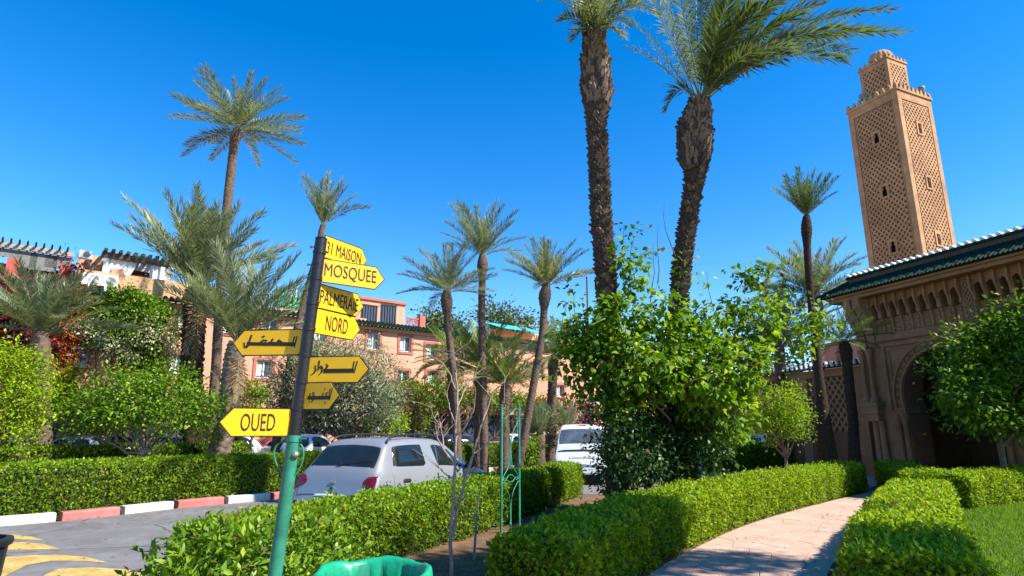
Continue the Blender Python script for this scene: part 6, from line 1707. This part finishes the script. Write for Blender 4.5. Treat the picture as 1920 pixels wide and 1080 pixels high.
# ------------------------------------------------------------------ palms of the background
palm('tall slim palm with a wide open crown, far left', (445, 243), 23.0, [(440, 262), (432, 330), (420, 440), (412, 560), (405, 690), (395, 830)], .17, 2.85, 40, L_PALM, 201, bulb=1.25, pick=(0, 3, 1, 1, 1), lo=-6, hi=80, bulb_len=.5)
palm('broad palm with a dense low crown and dark shaggy trunk, left of the signpost', (370, 540), 19.0, [(368, 560), (362, 640), (358, 720), (362, 840)], .33, 3.15, 48, L_PALM, 202, bulb=1.15, lo=36, hi=88, pick=(0, 0, 3, 3, 1), nl=66, base_r=1.1, bark=PALMDARK, amp=.3, dead=4)
palm('palm with a pale thick trunk and grey green crown just left of the signpost', (445, 640), 17.4, [(441, 660), (435, 700), (428, 770), (412, 845)], .27, 2.95, 38, L_PALM, 203, bulb=1.0, lo=36, hi=87, pick=(0, 0, 3, 1, 1), nl=50, base_r=1.35, bark=BOOT, amp=.3, dead=4)
palm('small tufted palm whose crown rises above the top of the signpost', (606, 422), 20.5, [(603, 432), (592, 490), (572, 560), (556, 620), (530, 750), (515, 850)], .125, 1.95, 22, L_PALM, 204, bulb=0.85, bulb_len=.5, lo=52, hi=88, pick=(0, 0, 0, 0, 3))
palm('left palm of the three slim palms in the middle', (838, 545), 21.0, [(837, 558), (840, 610), (850, 700), (856, 780), (858, 850)], .125, 2.1, 28, L_PALM, 205, bulb=1.75, bulb_len=.62, lo=2, hi=84, bark=PALMBARK, pick=(0, 0, 3, 3, 1))
palm('tallest of the three slim palms in the middle', (905, 478), 22.0, [(905, 492), (903, 560), (904, 640), (906, 740), (908, 850)], .13, 2.15, 26, L_PALM, 206, bulb=1.6, bulb_len=.62, lo=28, hi=86, pick=(0, 0, 3, 3, 1))
palm('right leaning palm of the three slim palms in the middle, with yellow flower stalks', (1024, 535), 21.5, [(1022, 548), (1018, 620), (1006, 690), (990, 780), (975, 855)], .135, 2.0, 28, L_PALM, 207, bulb=1.7, bulb_len=.62, lo=26, hi=86, fruit=True, pick=(0, 0, 3, 3, 1))
palm('bushy palm with arching fronds between the three slim palms', (900, 690), 24.0, [(900, 700), (898, 770), (898, 850)], .2, 2.4, 38, L_PALMY, 208, bulb=1.3, lo=-12, hi=84, dead=4)
palm('low bushy palm left of the middle palms', (846, 672), 26.0, [(846, 690), (848, 760), (850, 850)], .18, 2.0, 28, L_PALMY, 209, bulb=1.2, lo=-20, hi=80, dead=4)
palm('low palm with yellowish stalks right of the middle palms', (948, 722), 22.5, [(948, 735), (947, 790), (946, 850)], .18, 2.1, 30, L_PALMY, 210, bulb=1.3, lo=15, hi=86, fruit=True, dead=4)
palm('dark palm beside the pink house, left of the bushy tree', (1040, 665), 27.0, [(1037, 680), (1035, 740), (1032, 850)], .2, 2.2, 34, L_PALM, 211, bulb=1.2, lo=-15, hi=84)
palm('knee high feathery palm by the kerb behind the trellis', (1012, 815), 25.5, [(1012, 835), (1012, 860)], .22, 1.5, 24, L_PALM, 212, bulb=1.1, bulb_len=.3, lo=48, hi=88, pick=(0, 0, 0, 3, 3), group='low feathery palms by the kerb')
palm('knee high feathery palm left of the white van', (1062, 815), 26.0, [(1062, 835), (1062, 860)], .22, 1.6, 24, L_PALM, 213, bulb=1.1, bulb_len=.3, lo=48, hi=88, pick=(0, 0, 0, 3, 3), group='low feathery palms by the kerb')
palm('short palm with arching grey green fronds in front of the flowering creeper, far left', (75, 622), 17.0, [(76, 640), (77, 690), (78, 760), (80, 850)], .22, 2.2, 40, L_PALM, 214, bulb=1.1, lo=24, hi=86, nl=66, pick=(0, 3, 3, 1, 2), dead=4)
palm('slender palm with a small upright crown left of the minaret', (1512, 405), 18.5, [(1512, 420), (1514, 480), (1520, 560), (1530, 650), (1540, 740), (1550, 850)], .11, 1.65, 24, L_PALMG, 215, bulb=1.5, bulb_len=.7, lo=50, hi=88, pick=(0, 0, 0, 3, 3), base_r=3.2, bark=PALMDARK)
palm('wide grey palm behind the slender palm, left of the minaret', (1528, 550), 25.0, [(1530, 570), (1535, 680), (1540, 850)], .22, 2.7, 40, L_PALM, 216, bulb=1.2, lo=5, hi=85)
palm('dark palm low between the bushy tree and the slender palm', (1462, 650), 27.0, [(1462, 665), (1462, 760), (1462, 855)], .2, 3.3, 34, L_PALM, 217, bulb=1.2, lo=10, hi=88)
palm('small green palm beside the portal bracket', (1582, 640), 20.0, [(1586, 655), (1592, 720), (1600, 790), (1602, 850)], .15, 1.5, 26, L_PALMG, 218, bulb=1.3, bulb_len=.5, lo=-5, hi=86, base_r=1.5, bark=PALMDARK)
# ------------------------------------------------------------------ the two tall palms
def boot_mesh(name, mt, w, h, d):
    m = MB()
    m.add([(0, -w / 2, 0), (0, w / 2, 0), (d * .55, w * .34, h * .55), (d * .55, -w * .34, h * .55), (d, w * .22, h), (d, -w * .22, h), (d * .62, w * .26, h * 1.08), (d * .62, -w * .26, h * 1.08), (0, -w * .45, h * .8), (0, w * .45, h * .8)],
          [(0, 1, 2, 3), (3, 2, 4, 5), (5, 4, 6, 7), (1, 9, 6, 2), (2, 6, 4), (0, 3, 7, 8), (3, 5, 7), (7, 6, 9, 8)])
    return m.mesh(name, mt)
def hero(label, path, Y, rad, seed, rows, bulb_z, visz):
    pts = [P(x, y, Y) for x, y in path]; pts[-1].z = 0
    t = thing('tall_date_palm', label, 'palm tree', pts[-1], 0, 'tall palms')
    g = np.random.default_rng(seed)
    pz = np.array([p.z for p in pts])[::-1]; pxx = np.array([p.x for p in pts])[::-1]; rr = np.array(rad)[::-1]
    q = [Vector((np.interp(z, pz, pxx), Y, z)) for z in np.linspace(0, pz[-1], 60)]
    rs = [float(np.interp(p.z, pz, rr)) * .9 for p in q]
    m = MB(); m.tube(q, rs, 14); m.build('trunk', PALMDARK, t, smooth=True)
    kinds = [boot_mesh('leaf_base', BOOTDARK, .125, .075, .065), boot_mesh('leaf_base', BOOT, .12, .08, .075), boot_mesh('leaf_base', BOOTDARK, .135, .065, .055)]
    kb = [boot_mesh('leaf_base', BOOT, .10, .20, .11), boot_mesh('leaf_base', BOOTDARK, .11, .17, .09)]
    z = 0.05; k = 0; items = []
    while z < pz[-1] - 0.05:
        r = float(np.interp(z, pz, rr)); inb = z > bulb_z
        n = max(7, int(2 * PI * r / (.118 if not inb else .095)))
        for i in range(n):
            a = 2 * PI * (i + 0.5 * (k % 2)) / n + g.normal() * .05
            zz = z + g.normal() * .02
            mx = Matrix.Translation((float(np.interp(zz, pz, pxx)) + math.cos(a) * r * .86, Y + math.sin(a) * r * .86, zz)) @ Matrix.Rotation(a, 4, 'Z') @ Matrix.Rotation(g.normal() * .12 - (.12 if inb else 0), 4, 'Y') @ Matrix.Scale(g.uniform(.8, 1.25), 4)
            me = kb[int(g.random() < .35)] if inb else kinds[min(2, int(g.random() * 3))]
            vis = -math.sin(a) * 1.0 - (0 if zz > visz else 5) + (0.3 if inb else 0)
            items.append((vis, me, mx))
        z += .078 if not inb else .085; k += 1
    items.sort(key=lambda e: -e[0])
    for v, me, mx in items[:298]: link('leaf_base', me, t, True, mx)
    rest = MB()
    for v, me, mx in items[298:]:
        rest.add([vv.co for vv in me.vertices], [tuple(p.vertices) for p in me.polygons], mx)
    tag(rest.build('leaf_bases', BOOTDARK, t), kind='stuff')
    return t, Vector((pxx[-1], Y, pz[-1]))
t1, c1 = hero('left of the two tall palms, straight trunk with a band of cut leaf bases', [(1114, 68), (1114, 95), (1118, 140), (1120, 190), (1118, 230), (1122, 300), (1128, 420), (1136, 520), (1145, 640), (1155, 780), (1165, 985)], 12.1,
              [.185, .25, .315, .325, .215, .21, .21, .215, .225, .235, .27], 301, 80, P(1120, 205, 12.1).z, 3.2)
t2, c2 = hero('right of the two tall palms, bulging head and windswept arching fronds', [(1312, 196), (1308, 220), (1304, 260), (1304, 300), (1304, 335), (1296, 380), (1286, 450), (1275, 540), (1270, 640), (1275, 780), (1285, 960)], 13.0,
              [.19, .30, .41, .38, .23, .205, .20, .20, .22, .25, .30], 302, 80, P(1304, 318, 13.0).z, 3.2)
def arch_frond(t, c, px, py, dY, rise, mt, seed, nl=64, ll=.5, wd=.030, w_side=0.0, ragged=.12, n=16, rr=.02, taper=.5, vee=.3):
    e = P(px, py, c.y + dY)
    mid = c.lerp(e, .5) + Vector((w_side, 0, rise))
    pts = [(1 - s) ** 2 * c + 2 * s * (1 - s) * mid + s * s * e for s in np.linspace(0, 1, n)]
    link('frond', frond_curve_mesh('frond', pts, mt, seed, nl=nl, ll=ll, wd=wd, rr=rr, bare=.16, a0=58, a1=24, taper=taper, vee=vee, ragged=ragged), t)
C2 = c2 + Vector((0, 0, .02))
F2 = [  # target in the photo, depth offset, rise
    (1680, 62, -.4, 1.25), (1668, 20, .9, 1.35), (1640, -30, -.2, 1.3), (1575, 112, -.9, 1.15), (1560, 70, .5, 1.1), (1600, 25, 1.5, 1.2), (1620, 60, -1.6, 1.3), (1520, -20, .8, 1.1), (1560, -70, -.9, .9), (1480, -60, 1.8, .9),
    (1500, 30, -1.2, .9), (1440, -90, -.3, .7), (1400, -130, 1.0, .5), (1380, -90, -1.4, .5), (1350, -140, .3, .3), (1330, -100, 1.6, .3), (1460, 0, -2.0, .9), (1420, -30, 2.2, .8), (1540, 10, 2.4, 1.1), (1650, -80, 1.6, 1.1),
    (1300, -120, .6, .1), (1240, -10, -.3, .2), (1165, 28, .4, .5), (1190, -60, -1.0, .3), (1210, -110, 1.2, .2), (1262, -70, -1.6, .15), (1250, 205, .3, .95), (1175, 90, 1.2, .55), (1590, 95, 1.2, 1.2), (1450, 60, 1.6, .8), (1480, 90, -1.9, .9), (1410, 10, -1.8, .6), (1375, -20, -2.2, .4), (1500, -110, 0, .8)]
for i, (x, y, d, r_) in enumerate(F2):
    left = x < 1295
    arch_frond(t2, C2 + Vector((0.05 * math.cos(i), 0.05 * math.sin(i), 0)), x, y, d, r_, L_PALM if left and i % 2 else L_PALMG, 400 + i, nl=50 if left else 84, ll=.40 if left else .60, wd=.032 if left else .040, ragged=.25 if left else .12, taper=.5 if left else .75, vee=.25 if left else .08)
C1 = c1 + Vector((0, 0, -.05))
g = np.random.default_rng(8)
F1 = [(1050, 40, -.5, .5), (1070, -60, .8, .3), (1100, -140, -1, .2), (1130, -170, .7, .1), (1160, -120, -1.2, .2), (1190, -60, .4, .5), (1205, 10, -.7, .6), (1180, 50, 1.0, .6), (1078, 20, 1.5, .4), (1040, -30, .3, .6), (1020, -90, -1, .5), (1210, -110, 1.4, .4),
      (1090, -30, -2.0, .4), (1150, -20, -2.1, .4), (1120, -80, -2.2, .2), (1150, -90, 2.0, .2), (1060, -120, 2.0, .3), (1230, -40, -1.2, .8), (1010, 0, 1.2, .8), (1170, 0, 2.0, .6), (1100, 10, 2.2, .6), (1075, 75, -.8, .55), (1165, 70, -.6, .55), (1240, 30, 1.0, .9)]
for i, (x, y, d, r_) in enumerate(F1):
    arch_frond(t1, C1 + Vector((0.05 * math.cos(i), 0.05 * math.sin(i), 0)), x, y, d, r_, L_PALM if i % 3 else L_PALMG, 450 + i, nl=50, ll=.38, wd=.03)
n = 260
p = np.array(C1) + g.normal(size=(n, 3)) * [.13, .13, .16] + [0, 0, .42]
link('flower_stalks', leaf_mesh('flower_stalks', p, rnd_unit(g, n) * .5 + [0, 0, 1.0], rnd_unit(g, n), .34, .035, FRUIT, g.random(n)), t1)
